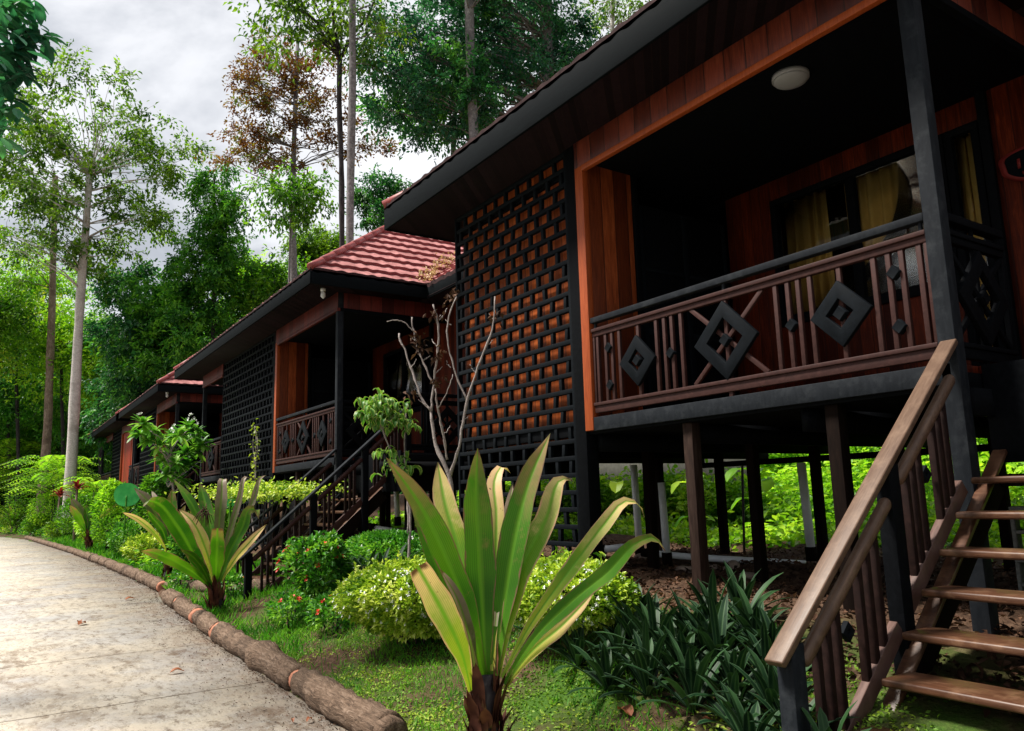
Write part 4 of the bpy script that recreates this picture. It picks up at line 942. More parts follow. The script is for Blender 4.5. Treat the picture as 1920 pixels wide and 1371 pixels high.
M['lf_frangi'] = leafmat('frangipani_leaves', [(0, (.02, .11, .01)), (.5, (.085, .28, .02)), (1, (.30, .50, .08))], .35, clump=2)
M['lf_ear'] = leafmat('broad_round_leaf', [(0, (.02, .26, .05)), (.5, (.03, .34, .07)), (1, (.06, .42, .09))], .15, .4, .3, clump=6)
M['lf_curl'] = leafmat('curled_variegated_leaves', [(0, (.02, .10, .012)), (.5, (.07, .21, .02)), (1, (.16, .34, .05))], .35, clump=2, edge=(.75, 1.2, (.5, .5, .16)))
curly_shrub()
def frangipani():
    d = 22.5; g = at(326, 985, d); z0 = float(ground_z(g[0], g[1])); b = proj((g[0], g[1], z0-.1))
    root = empty('frangipani', (g[0], g[1], z0), 'frangipani with whorled glossy leaves and white flowers in front of the third bungalow', 'small tree')
    tips = [(268, 795), (290, 808), (335, 815), (355, 800), (370, 810), (318, 840), (345, 850), (368, 845), (300, 835), (328, 868), (352, 872), (310, 890), (338, 898), (378, 832), (285, 825), (262, 812), (322, 818), (305, 862)]
    L = [([(b[0], b[1], 0), (328, 940, 0), (322, 890, 0), (316, 850, .1)], .07, .05)]
    for x, y in tips: L.append(([(322+RS.normal(0, 3), min(905, y+45), 0), ((x+320)/2, y+22, RS.normal(0, .3)), (x, y+4, RS.normal(0, .45))], .035, .022))
    px_branches(root, d, L, M['twig'])
    lf = MB(); fl = []
    for i, (x, y) in enumerate(tips):
        c = at(x, y+2, d+RS.normal(0, .4))
        for q in range(30):
            a = RS.rand()*6.28; el = RS.uniform(-.7, 1.1); h = np.array([math.cos(a)*math.cos(el), math.sin(a)*math.cos(el), math.sin(el)]); l = RS.uniform(.28, .46)
            lf.strap([c, c+h*l*.5, c+h*l+[0, 0, -.08]], .11, nseg=5, rnd=RS.rand(), fold=.25, across=np.cross(h, [0.01, 0, 1.]))
        if i in (0, 3, 4, 16): fl.append(c+np.array([0, 0, .22]))
    lf.build('foliage', M['lf_frangi'], root, smooth=True)
    for q in fl: petals(q+RS.normal(0, .07, (5, 3)), rdir(5)+[0, -1, .6], .12, 5).build('blossom', M['petal'], root)
frangipani()
def vine():
    d = hdist(at(500, 880, 1)*1); x0 = -18.2; y0 = 5.05; z0 = float(ground_z(x0, y0))
    root = empty('climbing_vine', (x0, y0, z0), 'thin pale-leaved climber on the second bungalow lattice', 'plant')
    st = MB(); lf = MB()
    for k in range(3):
        P = [(x0+RS.normal(0, .12), y0-.03, z0+.2+q*.42) for q in range(7)]; st.tube(spline(P, 20), .008, 5)
        for q in spline(P, 26)[8:]: 
            n = 2; lf.leaves(q+RS.normal(0, .07, (n, 3))*[1, .4, 1], RS.normal(0, 1, (n, 3))+[0, -.4, 0], .11*RS.uniform(.5, 1.1, n), .06)
    st.build('stem', M['twig'], root); lf.build('foliage', M['lf_yellow'], root)
vine()
def flat_hedge():
    c = at(500, 922, 14.2); z0 = float(ground_z(c[0], c[1]))
    root = empty('flat_topped_shrub', (c[0], c[1], z0), 'flat-topped yellow-green shrub left of the second bungalow stairs', 'shrub')
    lf = MB(); n = 3600; P = c+RS.normal(0, 1, (n, 3))*[.62, .45, .07]; keep = np.abs(P[:, 0]-c[0]) < 1.1; P = P[keep]
    lf.leaves(P, RS.normal(0, 1, P.shape)+[0, 0, .2], .075*RS.uniform(.6, 1.2, len(P)), .04); lf.build('foliage', M['lf_bush'], root)
    st = MB()
    for k in range(7): limb(st, (c[0]+RS.normal(0, .1), c[1]+RS.normal(0, .1), z0), c+RS.normal(0, 1, 3)*[.5, .3, .02], .018, .008, 0)
    st.build('stem', M['bark_dark'], root)
flat_hedge()

# ------------------------------------------------------------------ garden on the left beyond the border
def clear(x, y, d, r):
    c = at(x, y, d); k = 1.0
    while c[1] < edge_y(c[0])+r*k*.75+.25 and d < 90: d += .5; k *= d/(d-.5); c = at(x, y, d)
    return c, r*k*.85
def big_leaf(x, y, d, r, label):
    c, r = clear(x, y, d, r); r /= .85; z0 = float(ground_z(c[0], c[1])); root = empty('elephant_ear', (c[0], c[1], z0), label, 'plant', 'elephant ear plants')
    right = R[0]; up = np.array([0, 0, 1.0]); n = 24; an = np.arange(n)*2*np.pi/n
    rr = r*(1+.12*np.cos(2*an)+.1*np.cos(an-1.6)); v = c+np.cos(an)[:, None]*rr[:, None]*right+np.sin(an)[:, None]*rr[:, None]*up*1.1+np.array(R[2])*(.12*np.cos(an)**2)[:, None]*r
    mb = MB(); mb.add(np.vstack([v, c+np.array(R[2])*.1*r]), f3=[(n, k, (k+1) % n) for k in range(n)], rnd=.7); mb.build('leaf', M['lf_ear'], root, smooth=True)
    MB().tube([(c[0], c[1], z0), c-[0, 0, .1], c], [.03, .02, .015], 6).build('stem', M['lf_bushg'], root)
big_leaf(237, 930, 19, .26, 'single large round green leaf left of the purple-tinged lily')
big_leaf(432, 938, 14.5, .12, 'small round green leaf behind the middle lily')
for i, (x, y, s) in enumerate([(192, 1012, .42), (240, 1040, .38), (88, 988, .32), (255, 1050, .25)]):
    rosette('variegated_grass', ['largest pale yellow tuft beside the small dark lily', 'pale yellow tuft close to the log border', 'distant yellow tuft near the far lilies', 'little yellow tuft under the purple-tinged lily'][i], gpt(x, y), 34, s*1.5, .05, M['lf_yellow'], 'yellow variegated tufts', rise=(.1, 1.3), arch=.9, nseg=6)
def fern_fronds(name, label, c, n, L, mat, group=None):
    z0 = float(ground_z(c[0], c[1])); root = empty(name, (c[0], c[1], z0), label, 'shrub', group)
    lf = MB(); st = MB(); zc = c[2]
    for k in range(n):
        a = RS.rand()*6.28; h = np.array([math.cos(a), math.sin(a), 0]); l = L*RS.uniform(.6, 1.1); b = np.array([c[0], c[1], zc-RS.uniform(0, .5)*(zc-z0)])+h*RS.uniform(0, L*.35)
        s = spline([b, b+h*l*.5+[0, 0, l*.22], b+h*l+[0, 0, l*.05]], 14); st.tube(s, .012, 4)
        t = np.gradient(s, axis=0); sd = np.cross(t, [0, 0, 1.0]); sd /= np.linalg.norm(sd, axis=1)[:, None]
        w = l*.22*np.sin(np.linspace(.25, 3.0, 14))
        for sg in (-1, 1): lf.leaves(s[1:], sd[1:]*sg+t[1:]*1.2-[0, 0, .15], w[1:]+.03, .07, twist=.15)
    for k in range(6): limb(st, (c[0]+RS.normal(0, .2), c[1]+RS.normal(0, .2), z0-.1), np.array([c[0], c[1], zc-.6])+RS.normal(0, .5, 3), .04, .02, 0)
    lf.build('foliage', mat, root); st.build('stem', M['bark_dark'], root)
fern_fronds('feathery_shrub', 'tall bright feathery shrub left of the two pale trunks', clear(35, 840, 40, 2)[0], 150, 3.4, M['lf_bright'], 'feathery shrubs at the left')
fern_fronds('feathery_shrub', 'lower bright feathery shrub between the two pale trunks', clear(112, 866, 46, 1.5)[0], 90, 2.3, M['lf_bright'], 'feathery shrubs at the left')
fern_fronds('feathery_shrub', 'feathery shrub right of the paler trunk, before the farthest bungalow', clear(178, 905, 46, 1.0)[0], 50, 1.7, M['lf_bright'], 'feathery shrubs at the left')
sh = [(20, 905, 34, 1.3, 'lf_bright', 'bright broad-leaved shrub at the left edge under the feathery one'), (70, 915, 32, 1.1, 'lf_mid', 'green shrub below the darker left trunk'), (100, 940, 30, .9, 'lf_bright', 'pale shrub just above the far end of the border'),
      (38, 955, 38, .9, 'lf_olive', 'olive shrub above the lilies at the path bend'), (150, 945, 27, .7, 'lf_mid', 'green shrub at the foot of the paler trunk'), (190, 965, 24, .75, 'lf_bright', 'light green shrub above the yellow tuft'),
      (225, 985, 21, .75, 'lf_mid', 'dense green shrub beneath the large round leaf'), (255, 995, 19, .65, 'lf_bushg', 'leafy shrub behind the purple-tinged lily'), (215, 915, 30, .7, 'lf_bright', 'light shrub in front of the farthest red wall'), (290, 900, 26, .55, 'lf_mid', 'shrub between frangipani and farthest bungalow'),
      (280, 1020, 16.5, .5, 'lf_bush', 'yellowish shrub beside the log border gap'), (410, 965, 17, .5, 'lf_mid', 'shrub behind the middle lily under the left porch'), (120, 985, 30, .6, 'lf_olive', 'olive shrub left of the small dark lily'), (75, 975, 34, .6, 'lf_mid', 'dark shrub between the far lilies and pale trunks'), (360, 985, 17.5, .5, 'lf_bushg', 'shrub behind the purple-tinged lily, right side')]
for x, y, d, r, mt, lab in sh:
    c, r = clear(x, y, d, r); z0 = float(ground_z(c[0], c[1])); h = max(.25, (c[2]-z0)*.5+r*.2)
    bush('garden_shrub', lab, c, (r, r, h), M[mt], 1500, .13 if d > 22 else .10, wl=.45, group='mixed shrubs in the left garden', twigs=5, spiky=40, lumps=9)
for i, (x, y, d) in enumerate([(145, 912, 29), (112, 926, 29)]):
    c = clear(x, y, d, .4)[0]; rosette('red_cordyline', ['red-leaved cordyline right of the paler trunk', 'small crimson cordyline between the two trunks'][i], c, 22, .55, .11, M['lf_red'], 'red cordylines', rise=(.3, 1.3), arch=.6, trunk=max(.2, c[2]-float(ground_z(c[0], c[1]))-.15))

# ------------------------------------------------------------------ trees
def crown_fork(lines, r0, r1):
    def f(tb, lf, sp):
        for pl, d in lines: tb.tube(spline([at(x, y, d) for x, y in pl], 10), np.linspace(r0, r1, 10), 7)
    return f
tree('pale_tree', 'spreading thin-leaved tree on the whiter of the two left trunks', 47, [(128, 955), (132, 900), (143, 700), (152, 540), (160, 440), (168, 330)], (.30, .17),
     [(150, 220, 105, 85, 29), (240, 290, 95, 75, 22), (90, 320, 90, 80, 22), (170, 400, 120, 70, 26), (325, 255, 48, 60, 9), (270, 400, 70, 55, 12), (55, 240, 60, 60, 10), (70, 460, 90, 45, 12), (200, 480, 70, 30, 7), (160, 150, 70, 36, 7), (330, 330, 40, 50, 5), (15, 330, 45, 80, 8)],
     M['lf_olive'], M['bark_pale'], leaf=.30, per=52, cr=1.0, twigs=True, limbs=.6, droop=.5, tmin=.42)
tree('brown_trunk_tree', 'tree on the browner straight trunk at the far left', 57, [(78, 925), (86, 850), (93, 700), (98, 560), (101, 440), (104, 330)], (.28, .15),
     [(40, 390, 80, 80, 16), (90, 300, 60, 90, 10), (20, 490, 70, 40, 9), (110, 490, 50, 30, 6)], M['lf_olive'], M['bark_brown'], leaf=.31, per=42, cr=1.1, twigs=True, limbs=.5, tmin=.5)
tree('rust_tree', 'tall tree with rust-brown crown in the middle of the sky', 40, [(552, 620), (551, 520), (548, 400), (552, 250), (556, 130), (558, 80)], (.26, .10),
     [(555, 110, 60, 45, 14), (490, 165, 60, 40, 14), (600, 165, 55, 40, 8), (465, 240, 45, 26, 11), (540, 215, 70, 26, 14), (445, 288, 40, 14, 8), (520, 285, 60, 14, 8), (610, 235, 60, 30, 8), (500, 105, 40, 36, 6), (650, 270, 60, 14, 7), (705, 268, 30, 10, 3), (440, 160, 22, 30, 4), (590, 300, 60, 20, 5), (560, 170, 40, 20, 6)],
     M['lf_rust'], M['bark_grey'], leaf=.24, per=54, cr=.85, limbs=.8, droop=.1, tmin=.4, flat=.3, twigs=True)
tree('young_green_tree', 'small bright leafy tree in front of the rust-crowned trunk', 36, [(540, 640), (543, 480), (546, 380), (548, 330)], (.07, .04),
     [(550, 340, 26, 14, 6), (500, 350, 40, 18, 6), (590, 360, 34, 20, 6), (540, 385, 40, 22, 9), (580, 395, 26, 16, 5), (530, 415, 30, 12, 4), (605, 345, 20, 14, 3)], M['lf_mid'], M['bark_grey'], leaf=.27, per=40, cr=.75, tmin=.5, droop=.8, twigs=True)
def slender_fork(tb, lf, sp):
    for pl in ([(638, 108), (628, 60), (622, 0), (618, -60)], [(634, 100), (612, 60), (580, 30), (545, 10)], [(641, 106), (660, 68), (690, 30), (705, -10)]):
        tb.tube(spline([at(x, y, 26) for x, y in pl], 10), np.linspace(.07, .035, 10), 7)
tree('slender_tree', 'slender forked dark trunk with hanging leaves above the rust-crowned tree', 26, [(642, 560), (641, 430), (640, 300), (636, 200), (637, 108)], (.12, .09),
     [(520, 30, 50, 35, 7), (590, 20, 60, 50, 10), (560, 75, 45, 25, 5), (610, 70, 25, 30, 4), (640, 10, 40, 30, 6), (560, -40, 90, 50, 12), (500, 70, 20, 15, 2)], M['lf_olive'], M['bark_dark'], leaf=.26, per=26, cr=.75, limbs=.7, droop=.8, extra=slender_fork, tmin=.8, twigs=True)
tree('straight_tree', 'tall straight grey trunk with wispy hanging twigs beside the slender forked one', 24, [(656, 560), (656, 440), (658, 300), (661, 150), (661, 0), (662, -120)], (.145, .11),
     [(680, 40, 40, 40, 4), (720, 20, 40, 30, 4), (690, 100, 40, 26, 4), (665, 60, 24, 40, 3), (730, 55, 22, 20, 2), (650, -70, 120, 60, 11)], M['lf_olive'], M['bark_grey'], leaf=.20, per=24, cr=.7, limbs=.8, droop=.9, tmin=.65, twigs=True)
tree('canopy_tree', 'huge dark-leaved canopy tree rising behind the nearest roof, thick trunk at its centre', 27, [(1020, 420), (1026, 260), (1028, 120), (1024, 0), (1015, -120)], (.30, .22),
     [(860, 60, 90, 70, 43), (960, 30, 100, 70, 43), (1050, 60, 70, 70, 26), (780, 100, 80, 70, 32), (880, 150, 100, 70, 36), (740, 190, 60, 50, 20), (1000, 150, 70, 60, 26), (820, 220, 90, 45, 24), (940, 230, 70, 40, 16), (720, 130, 45, 45, 12), (900, -60, 200, 60, 43), (1080, 120, 40, 60, 10)],
     M['lf_teal'], M['bark_grey'], leaf=.20, per=60, cr=.8, limbs=.4, twigs=True, droop=.5, tmin=.55)
tree('canopy_tree', 'dark straight trunk in front of the dark canopy, left of the thick trunk', 25, [(892, 420), (888, 250), (882, 120), (880, 0), (878, -120)], (.19, .15),
     [(850, 120, 50, 60, 14), (905, 180, 40, 40, 9), (880, -40, 110, 60, 24)], M['lf_dark'], M['bark_grey'], leaf=.22, per=60, cr=.55, limbs=.4, tmin=.6)
tree('canopy_tree', 'thin pale trunk at the left part of the dark canopy', 29, [(846, 420), (850, 280), (853, 180), (852, 60)], (.12, .09),
     [(790, 160, 70, 60, 22), (760, 215, 60, 30, 14), (850, 235, 60, 26, 10)], M['lf_cone'], M['bark_grey'], leaf=.24, per=60, cr=.6, limbs=.5, tmin=.6)
tree('canopy_tree', 'leaning trunk crossing the dark canopy between the two thicker trunks', 29, [(982, 330), (976, 180), (965, 110), (950, 30), (930, -60)], (.17, .12),
     [(930, 90, 60, 50, 18), (990, 60, 50, 40, 12)], M['lf_teal'], M['bark_grey'], leaf=.22, per=60, cr=.6, limbs=.5, tmin=.6)
tree('airy_tree', 'light airy tree with a thin pale trunk above the nearest roof edge', 30, [(1146, 300), (1148, 60), (1149, 0), (1150, -80)], (.10, .08),
     [(1130, 20, 40, 26, 9), (1165, 25, 34, 22, 7), (1195, 15, 24, 16, 4), (1110, 55, 22, 20, 4), (1150, -40, 80, 40, 12)], M['lf_olive'], M['bark_pale'], leaf=.20, per=26, cr=.6, tmin=.7, droop=.7, twigs=True)
tree('round_dark_tree', 'small rounded dark tree over the pink roof of the second bungalow', 32, [(722, 560), (720, 440), (718, 380)], (.14, .08),
     [(712, 355, 36, 36, 22), (690, 385, 26, 30, 12), (745, 380, 34, 34, 16), (775, 345, 18, 16, 4), (720, 410, 45, 24, 14)], M['lf_dark'], M['bark_dark'], leaf=.2, per=46, cr=.48, tmin=.4)
tree('cone_tree', 'dense conical deep green tree left of the rust-crowned one', 46, [(398, 860), (400, 700), (402, 500), (402, 330)], (.24, .06),
     [(403, 330, 18, 24, 7), (400, 375, 34, 34, 16), (400, 430, 48, 40, 26), (385, 500, 56, 46, 30), (425, 500, 48, 46, 22), (400, 575, 74, 56, 42), (385, 655, 90, 60, 40), (455, 405, 14, 16, 3)], M['lf_cone'], M['bark_dark'], leaf=.27, per=90, cr=1.0, limbs=.25, tmin=.1, droop=.6)
tree('teal_tree', 'dark blue-green rounded tree behind the third bungalow roof', 50, [(258, 900), (262, 700), (268, 560)], (.24, .12),
     [(265, 540, 62, 45, 30), (235, 620, 60, 60, 34), (290, 630, 60, 60, 34), (260, 720, 75, 60, 36), (230, 790, 60, 40, 16)], M['lf_dark'], M['bark_dark'], leaf=.30, per=80, cr=.95, limbs=.2, tmin=.2, droop=.5)
tree('bright_tree', 'bright green layered tree just right of the dark rounded one', 48, [(335, 880), (332, 700), (330, 600)], (.2, .1),
     [(300, 560, 55, 36, 16), (345, 590, 55, 30, 18), (310, 650, 50, 30, 14), (360, 650, 40, 34, 12), (285, 690, 36, 26, 8)], M['lf_cone'], M['bark_dark'], leaf=.34, per=60, cr=.8, limbs=.3, tmin=.3)
back = [('yellow-green tree at the left edge behind the pale trunks', 62, (30, 600), 90, 70, 'lf_yellowish'), ('mid-green tree between the two left trunks', 60, (115, 620), 60, 75, 'lf_bright'), ('green tree right of the paler trunk', 58, (185, 640), 50, 70, 'lf_bright'),
        ('dark tree low at the left edge', 64, (15, 730), 80, 70, 'lf_cone'), ('shadowy tree behind the foot of the trunks', 66, (110, 760), 90, 70, 'lf_mid'), ('bright tree above the second bungalow roof, right of the cone', 50, (490, 520), 55, 50, 'lf_bright'), ('pale sparse tree near the rust-crowned trunk base', 56, (600, 460), 45, 34, 'lf_olive'),
        ('green tree rising over the second bungalow roof', 46, (540, 545), 60, 60, 'lf_mid'), ('pale sunlit tree far behind the left trunks', 72, (60, 520), 80, 60, 'lf_bright'), ('green tree at the frame edge under the overhanging branch', 58, (-30, 560), 70, 90, 'lf_mid'), ('leafy tree filling the gap below the conical one', 54, (440, 640), 70, 70, 'lf_cone'), ('darkest tree behind the farthest bungalow', 62, (190, 780), 70, 60, 'lf_cone')]
M['lf_yellowish'] = leafmat('autumn_yellow_leaves', [(0, (.06, .14, .010)), (.5, (.22, .36, .02)), (1, (.46, .46, .05))], .4)
for lab, d, (x, y), rx, ry, mt in back:
    tree('forest_tree', lab, d, [(x+3, 930), (x, y+ry), (x, y)], (.14, .08), [(x, y, rx*.7, ry*.7, 24), (x-rx*.5, y+ry*.35, rx*.55, ry*.55, 18), (x+rx*.5, y+ry*.3, rx*.55, ry*.55, 18), (x, y+ry*.9, rx*.9, ry*.7, 22)], M[mt], M['bark_dark'], leaf=.30, per=64, cr=1.4, limbs=.3, group='forest trees behind the row', tmin=.3)
def overhang():
    d = 9.5; c = at(-330, 200, d); gz = float(ground_z(c[0], c[1])); root = empty('overhanging_tree', (c[0], c[1], gz), 'dark large-leaved branch hanging into the top left corner', 'tree')
    tb = MB(); tb.tube(spline([(c[0], c[1], gz-.2), (c[0], c[1], gz+4), at(-330, -200, d)], 14), np.linspace(.24, .14, 14), 10)
    lf = MB()
    for pl, cl in (([(-330, -50), (-160, -20), (-20, 40), (60, 62)], [(60, 60, 20, 14), (30, 50, 26, 22), (0, 60, 26, 26), (85, 72, 8, 6), (40, 85, 22, 12)]), ([(-330, 60), (-150, 90), (-20, 120), (40, 125)], [(25, 110, 26, 18), (0, 120, 22, 22), (48, 128, 10, 12), (10, 150, 20, 14)]), ([(-330, 150), (-150, 160), (-10, 180)], [(0, 190, 20, 16), (15, 200, 12, 8), (0, 235, 12, 12), (0, 265, 10, 10)]), ([(-330, -100), (-100, -40), (20, -10)], [(20, 5, 24, 14), (55, 0, 14, 6), (0, 20, 20, 14)])):
        P = [at(x, y, d) for x, y in pl]; tb.tube(spline(P, 12), np.linspace(.05, .012, 12), 6)
        for x, y, sx, sy in cl:
            n = int(6+sx*.95)
            for q in range(n):
                p = at(x+RS.normal(0, sx*.7), y+RS.normal(0, sy*.7), d+RS.normal(0, .25)); a = RS.rand()*6.28; h = np.array([math.cos(a), math.sin(a), RS.uniform(-.9, .1)]); l = RS.uniform(.13, .24)
                lf.strap([p, p+h*l*.5, p+h*l+[0, 0, -.03]], l*.42, nseg=4, rnd=RS.rand(), fold=.25, across=np.cross(h, [.01, 0, 1.]))
    tb.build('trunk', M['bark_dark'], root); lf.build('crown', M['lf_teal'], root, smooth=True)
overhang()

M['lf_under'] = leafmat('undergrowth_leaves', [(0, (.006, .06, .006)), (.4, (.05, .21, .012)), (.75, (.19, .40, .025)), (1, (.44, .50, .06))], .45, clump=1.3)
# forest and thicket that read as one mass
def mass(name, label, cat, mat, blobs, leaf, per, cr, wl=.5, droop=.2):
    per = int(per*1.3)
    mb = MB()
    for c, rr, n in blobs:
        P, off, cc = crown_points(c, rr, n, per, cr, shell=.75)
        D = off*[1, 1, .5]+RS.normal(0, .55, P.shape); D[:, 2] -= droop
        mb.leaves(P, D, leaf*RS.uniform(.6, 1.3, len(P)), leaf*wl*RS.uniform(.8, 1.2, len(P)))
    return tag(mb.build(name, mat), label, cat, kind='stuff')
bl = []
for x in range(-160, 820, 55):
    y = 760+25*math.sin(x*.05) if x < 330 else 700
    c = at(x, y, 78+6*math.sin(x)); bl.append((c, (4.2, 3.0, 6.5), 24)); c = at(x+20, 890, 72); bl.append((c, (3.5, 3, 3.5), 18))
mass('forest', 'dark forest closing the view behind the row of bungalows', 'forest', M['lf_dark'], bl, .75, 60, 1.9)
bl = []
for X in np.arange(-26, 8, 1.1):
    bl.append(((X, 10.5+RS.rand()*.5, -1.0), (.8, .4, .22), 12))
    bl.append(((X, 11.6+RS.rand()*.8, -.95), (.9, .6, .28), 14)); bl.append(((X+.6, 13.0+RS.rand()*.6, -.75), (.9, .6, .5), 16))
    bl.append(((X, 14.4+RS.rand()*1.2, -.35), (1.0, .6, .75), 20)); bl.append(((X+.7, 15.8+RS.rand(), .45), (1.1, .6, .85), 20)); bl.append(((X, 17.6+RS.rand()*1.2, 1.3), (1.3, .8, 1.2), 18))
for X in np.arange(-20, -10.5, .8): bl.append(((X, 12.9+RS.rand()*.3, -.1), (.7, .35, .42), 16))
mass('thicket', 'bright green thicket behind the stilts of the nearest bungalow', 'thicket', M['lf_thicket'] if 'lf_thicket' in M else M['lf_bright'], bl, .17, 50, .55, wl=.55, droop=.1)
bl = []
for X in np.arange(-30, 8, 2.0): bl.append(((X, 20+RS.rand(), 1.8), (1.8, 1, 2.6), 26))
mass('woodland_edge', 'darker woodland edge behind the bright thicket', 'woodland', M['lf_mid'], bl, .3, 60, .9)
bl = []
for X in np.arange(-74, -19.5, .8):
    e0 = float(edge_y(X)); s = 1+(-X-20)/70
    if X > -23 or X < -46: bl.append(((X, e0+.8*s+.2*RS.rand(), -1.36), (.7*s, .3*s, .22*s), 9))
    bl.append(((X+.4, e0+1.55*s+.3*RS.rand(), -1.12), (.7*s, .4*s, .44*s), 12))
    if X < -27: bl.append(((X, e0+2.1*s, -.85+RS.uniform(-.1, .1)), (.8*s, .5*s, .70*s), 16))
    if X < -40: bl.append(((X, e0+3.6*s, -.4), (1.1*s, .8*s, .85*s), 16))
mass('undergrowth', 'low mixed green undergrowth filling the left garden bed beyond the border gap', 'undergrowth', M['lf_under'], bl, .13, 34, .42, wl=.5, droop=.0)
def big_thicket_leaves():
    root = empty('broad_leaved_plant', tuple(gpt(1395, 1040)), 'pale broad leaves standing out of the thicket behind the stilts', 'plant')
    mb = MB()
    for x, y, s in ((1310, 895, .5), (1400, 880, .5), (1425, 900, .55), (1455, 925, .5), (1440, 880, .4), (1290, 905, .4), (1410, 935, .45), (1300, 970, .4), (1440, 960, .4), (1160, 905, .4)):
        c = at(x, y, 13.7); a = RS.rand()*6.28; h = np.array([math.cos(a), -abs(math.sin(a)), -.25]); l = s*.8
        mb.strap([c, c+h*l*.5+[0, 0, .04], c+h*l+[0, 0, -.1]], l*.75, nseg=8, rnd=RS.rand(), across=np.cross(h, [0, 0, 1.]), base_w=.5)
    mb.build('leaves', M['lf_bright'], root, smooth=True)
    g = ROOT[root.name]; MB().tube([(g[0], g[1], g[2]-.1), (g[0]+.1, g[1], .4)], .02, 6).build('stem', M['bark_dark'], root)
big_thicket_leaves()

# ------------------------------------------------------------------ lawn
def lawn():
    P = []; n = 95000
    x = -1.5-42*RS.rand(n)**2.2; e = edge_y(x); y = e+.16+(4.9-e)*RS.rand(n)
    pat = np.sin(x*1.9+1.3*np.sin(y*2.2))*np.sin(y*2.6+.8*np.sin(x*1.4))+.55*RS.normal(0, 1, n)
    keep = (pat > -.05) & (y < 4.5) & ~((x > -3.4) & (y > 3.1)); x = x[keep]; y = y[keep]
    P = np.stack([x, y, ground_z(x, y)], 1); m = len(P); far = np.clip(-x/8, 1, 3.4)
    D = np.stack([RS.normal(0, .5, m), RS.normal(0, .5, m), np.ones(m)], 1)
    L = RS.uniform(.03, .085, m)*far**.7*(1+.7*(x < -6.6)); mb = MB().leaves(P, D, L, .008*far, fold=.05)
    tag(mb.build('grass', M['grass']), 'short green grass along the bed behind the log border', 'grass', kind='stuff')
    n = 40000; x = -2.2-7.5*RS.rand(n)**1.3; e = edge_y(x); y = e+.16+2.0*RS.rand(n)
    keep = (np.sin(x*3.1+y*2)*np.sin(y*3.7-x)+.5*RS.normal(0, 1, n) > -.02); x = x[keep]; y = y[keep]; m = len(x)
    P = np.stack([x, y, ground_z(x, y)+.004], 1); D = np.stack([RS.normal(0, 1, m), RS.normal(0, 1, m), RS.uniform(.1, .8, m)], 1)
    mb = MB().leaves(P, D, .026*RS.uniform(.6, 1.4, m), .017, fold=.1)
    tag(mb.build('ground_cover', M['creeper']), 'yellow-green creeping lawn weeds around the foreground lily', 'ground cover', kind='stuff')
    n = 16000; x = -.5-15*RS.rand(n); y = 4.1+5.5*RS.rand(n)**1.3; P = np.stack([x, y, ground_z(x, y)+.02+.02*RS.rand(n)], 1)
    D = np.stack([RS.normal(0, 1, n), RS.normal(0, 1, n), RS.normal(.1, .35, n)], 1); mb = MB().leaves(P, D, RS.uniform(.025, .085, n), .035, fold=.3)
    tag(mb.build('leaf_litter', M['dead']), 'brown leaf litter on the earth under the nearest bungalow', 'leaf litter', kind='stuff')
    n = 4200; x = -2-26*RS.rand(n)**1.5; y = edge_y(x)-.02-.6*RS.rand(n)**3; P = np.stack([x, y, np.full(n, -1.594)], 1)
    D = np.stack([RS.normal(0, 1, n), RS.normal(0, 1, n), RS.uniform(0, .3, n)], 1); mb = MB().leaves(P, D, RS.uniform(.006, .03, n), .010, fold=.3)
    tag(mb.build('path_litter', M['dead']), 'crumbs of dry leaf and soil along the path edge', 'leaf litter', kind='stuff')
lawn()
def roof_litter():
    n = 190; t = RS.rand(n)**1.3*1.4; P = np.stack([-13.14-t+RS.normal(0, .16, n), 6.85+t+RS.normal(0, .12, n)-.08, 4.12+.8*t+.10+.05*RS.rand(n)], 1)
    mb = MB().leaves(P, RS.normal(0, 1, (n, 3)), .10*RS.uniform(.5, 1.2, n), .045, fold=.3)
    tag(mb.build('roof_litter', M['straw']), 'dry straw-coloured leaves caught in the roof valley of the second bungalow', 'leaf litter', kind='stuff')
M['straw'] = leafmat('straw_leaves', [(0, (.22, .14, .07)), (.5, (.45, .33, .18)), (1, (.70, .58, .38))], .15, .7, .2, clump=3)
roof_litter()
def fallen(px, py, s, label, mat='deadred', z=None):
    p = gpt(px, py)
    if z is not None: p = ray(px, py)*(z/ray(px, py)[2])
    o = MB(); a = RS.rand()*6.28; h = np.array([math.cos(a), math.sin(a), 0])
    o.strap([p+[0, 0, .012], p+h*s*.5+[0, 0, .035], p+h*s+[0, 0, .012]], s*.5, nseg=8, rnd=RS.rand(), across=np.cross(h, [0, 0, 1.]), fold=.5)
    tag(o.build('fallen_leaf', M[mat], smooth=True, origin=p), label, 'leaf', 'fallen leaves')
for px, py, s, lab in [(252, 1124, .16, 'dry leaf on the far part of the path'), (160, 1170, .17, 'curled orange leaf in the middle of the path'), (146, 1168, .12, 'small dry leaf touching the curled orange one'), (345, 1261, .13, 'flat red-brown leaf on the path near the logs'), (548, 1355, .05, 'small round dry leaf near the bottom of the path'), (585, 1353, .06, 'little brown leaf at the bottom, beside the nearest log')]:
    fallen(px, py, s, lab, z=-1.597)
fallen(1160, 1334, .17, 'large curled brown leaf on the grass below the rosettes'); fallen(1375, 1340, .1, 'brown leaf among the rosettes by the newel post'); fallen(1310, 1362, .1, 'pale dry leaf on the grass at the bottom')

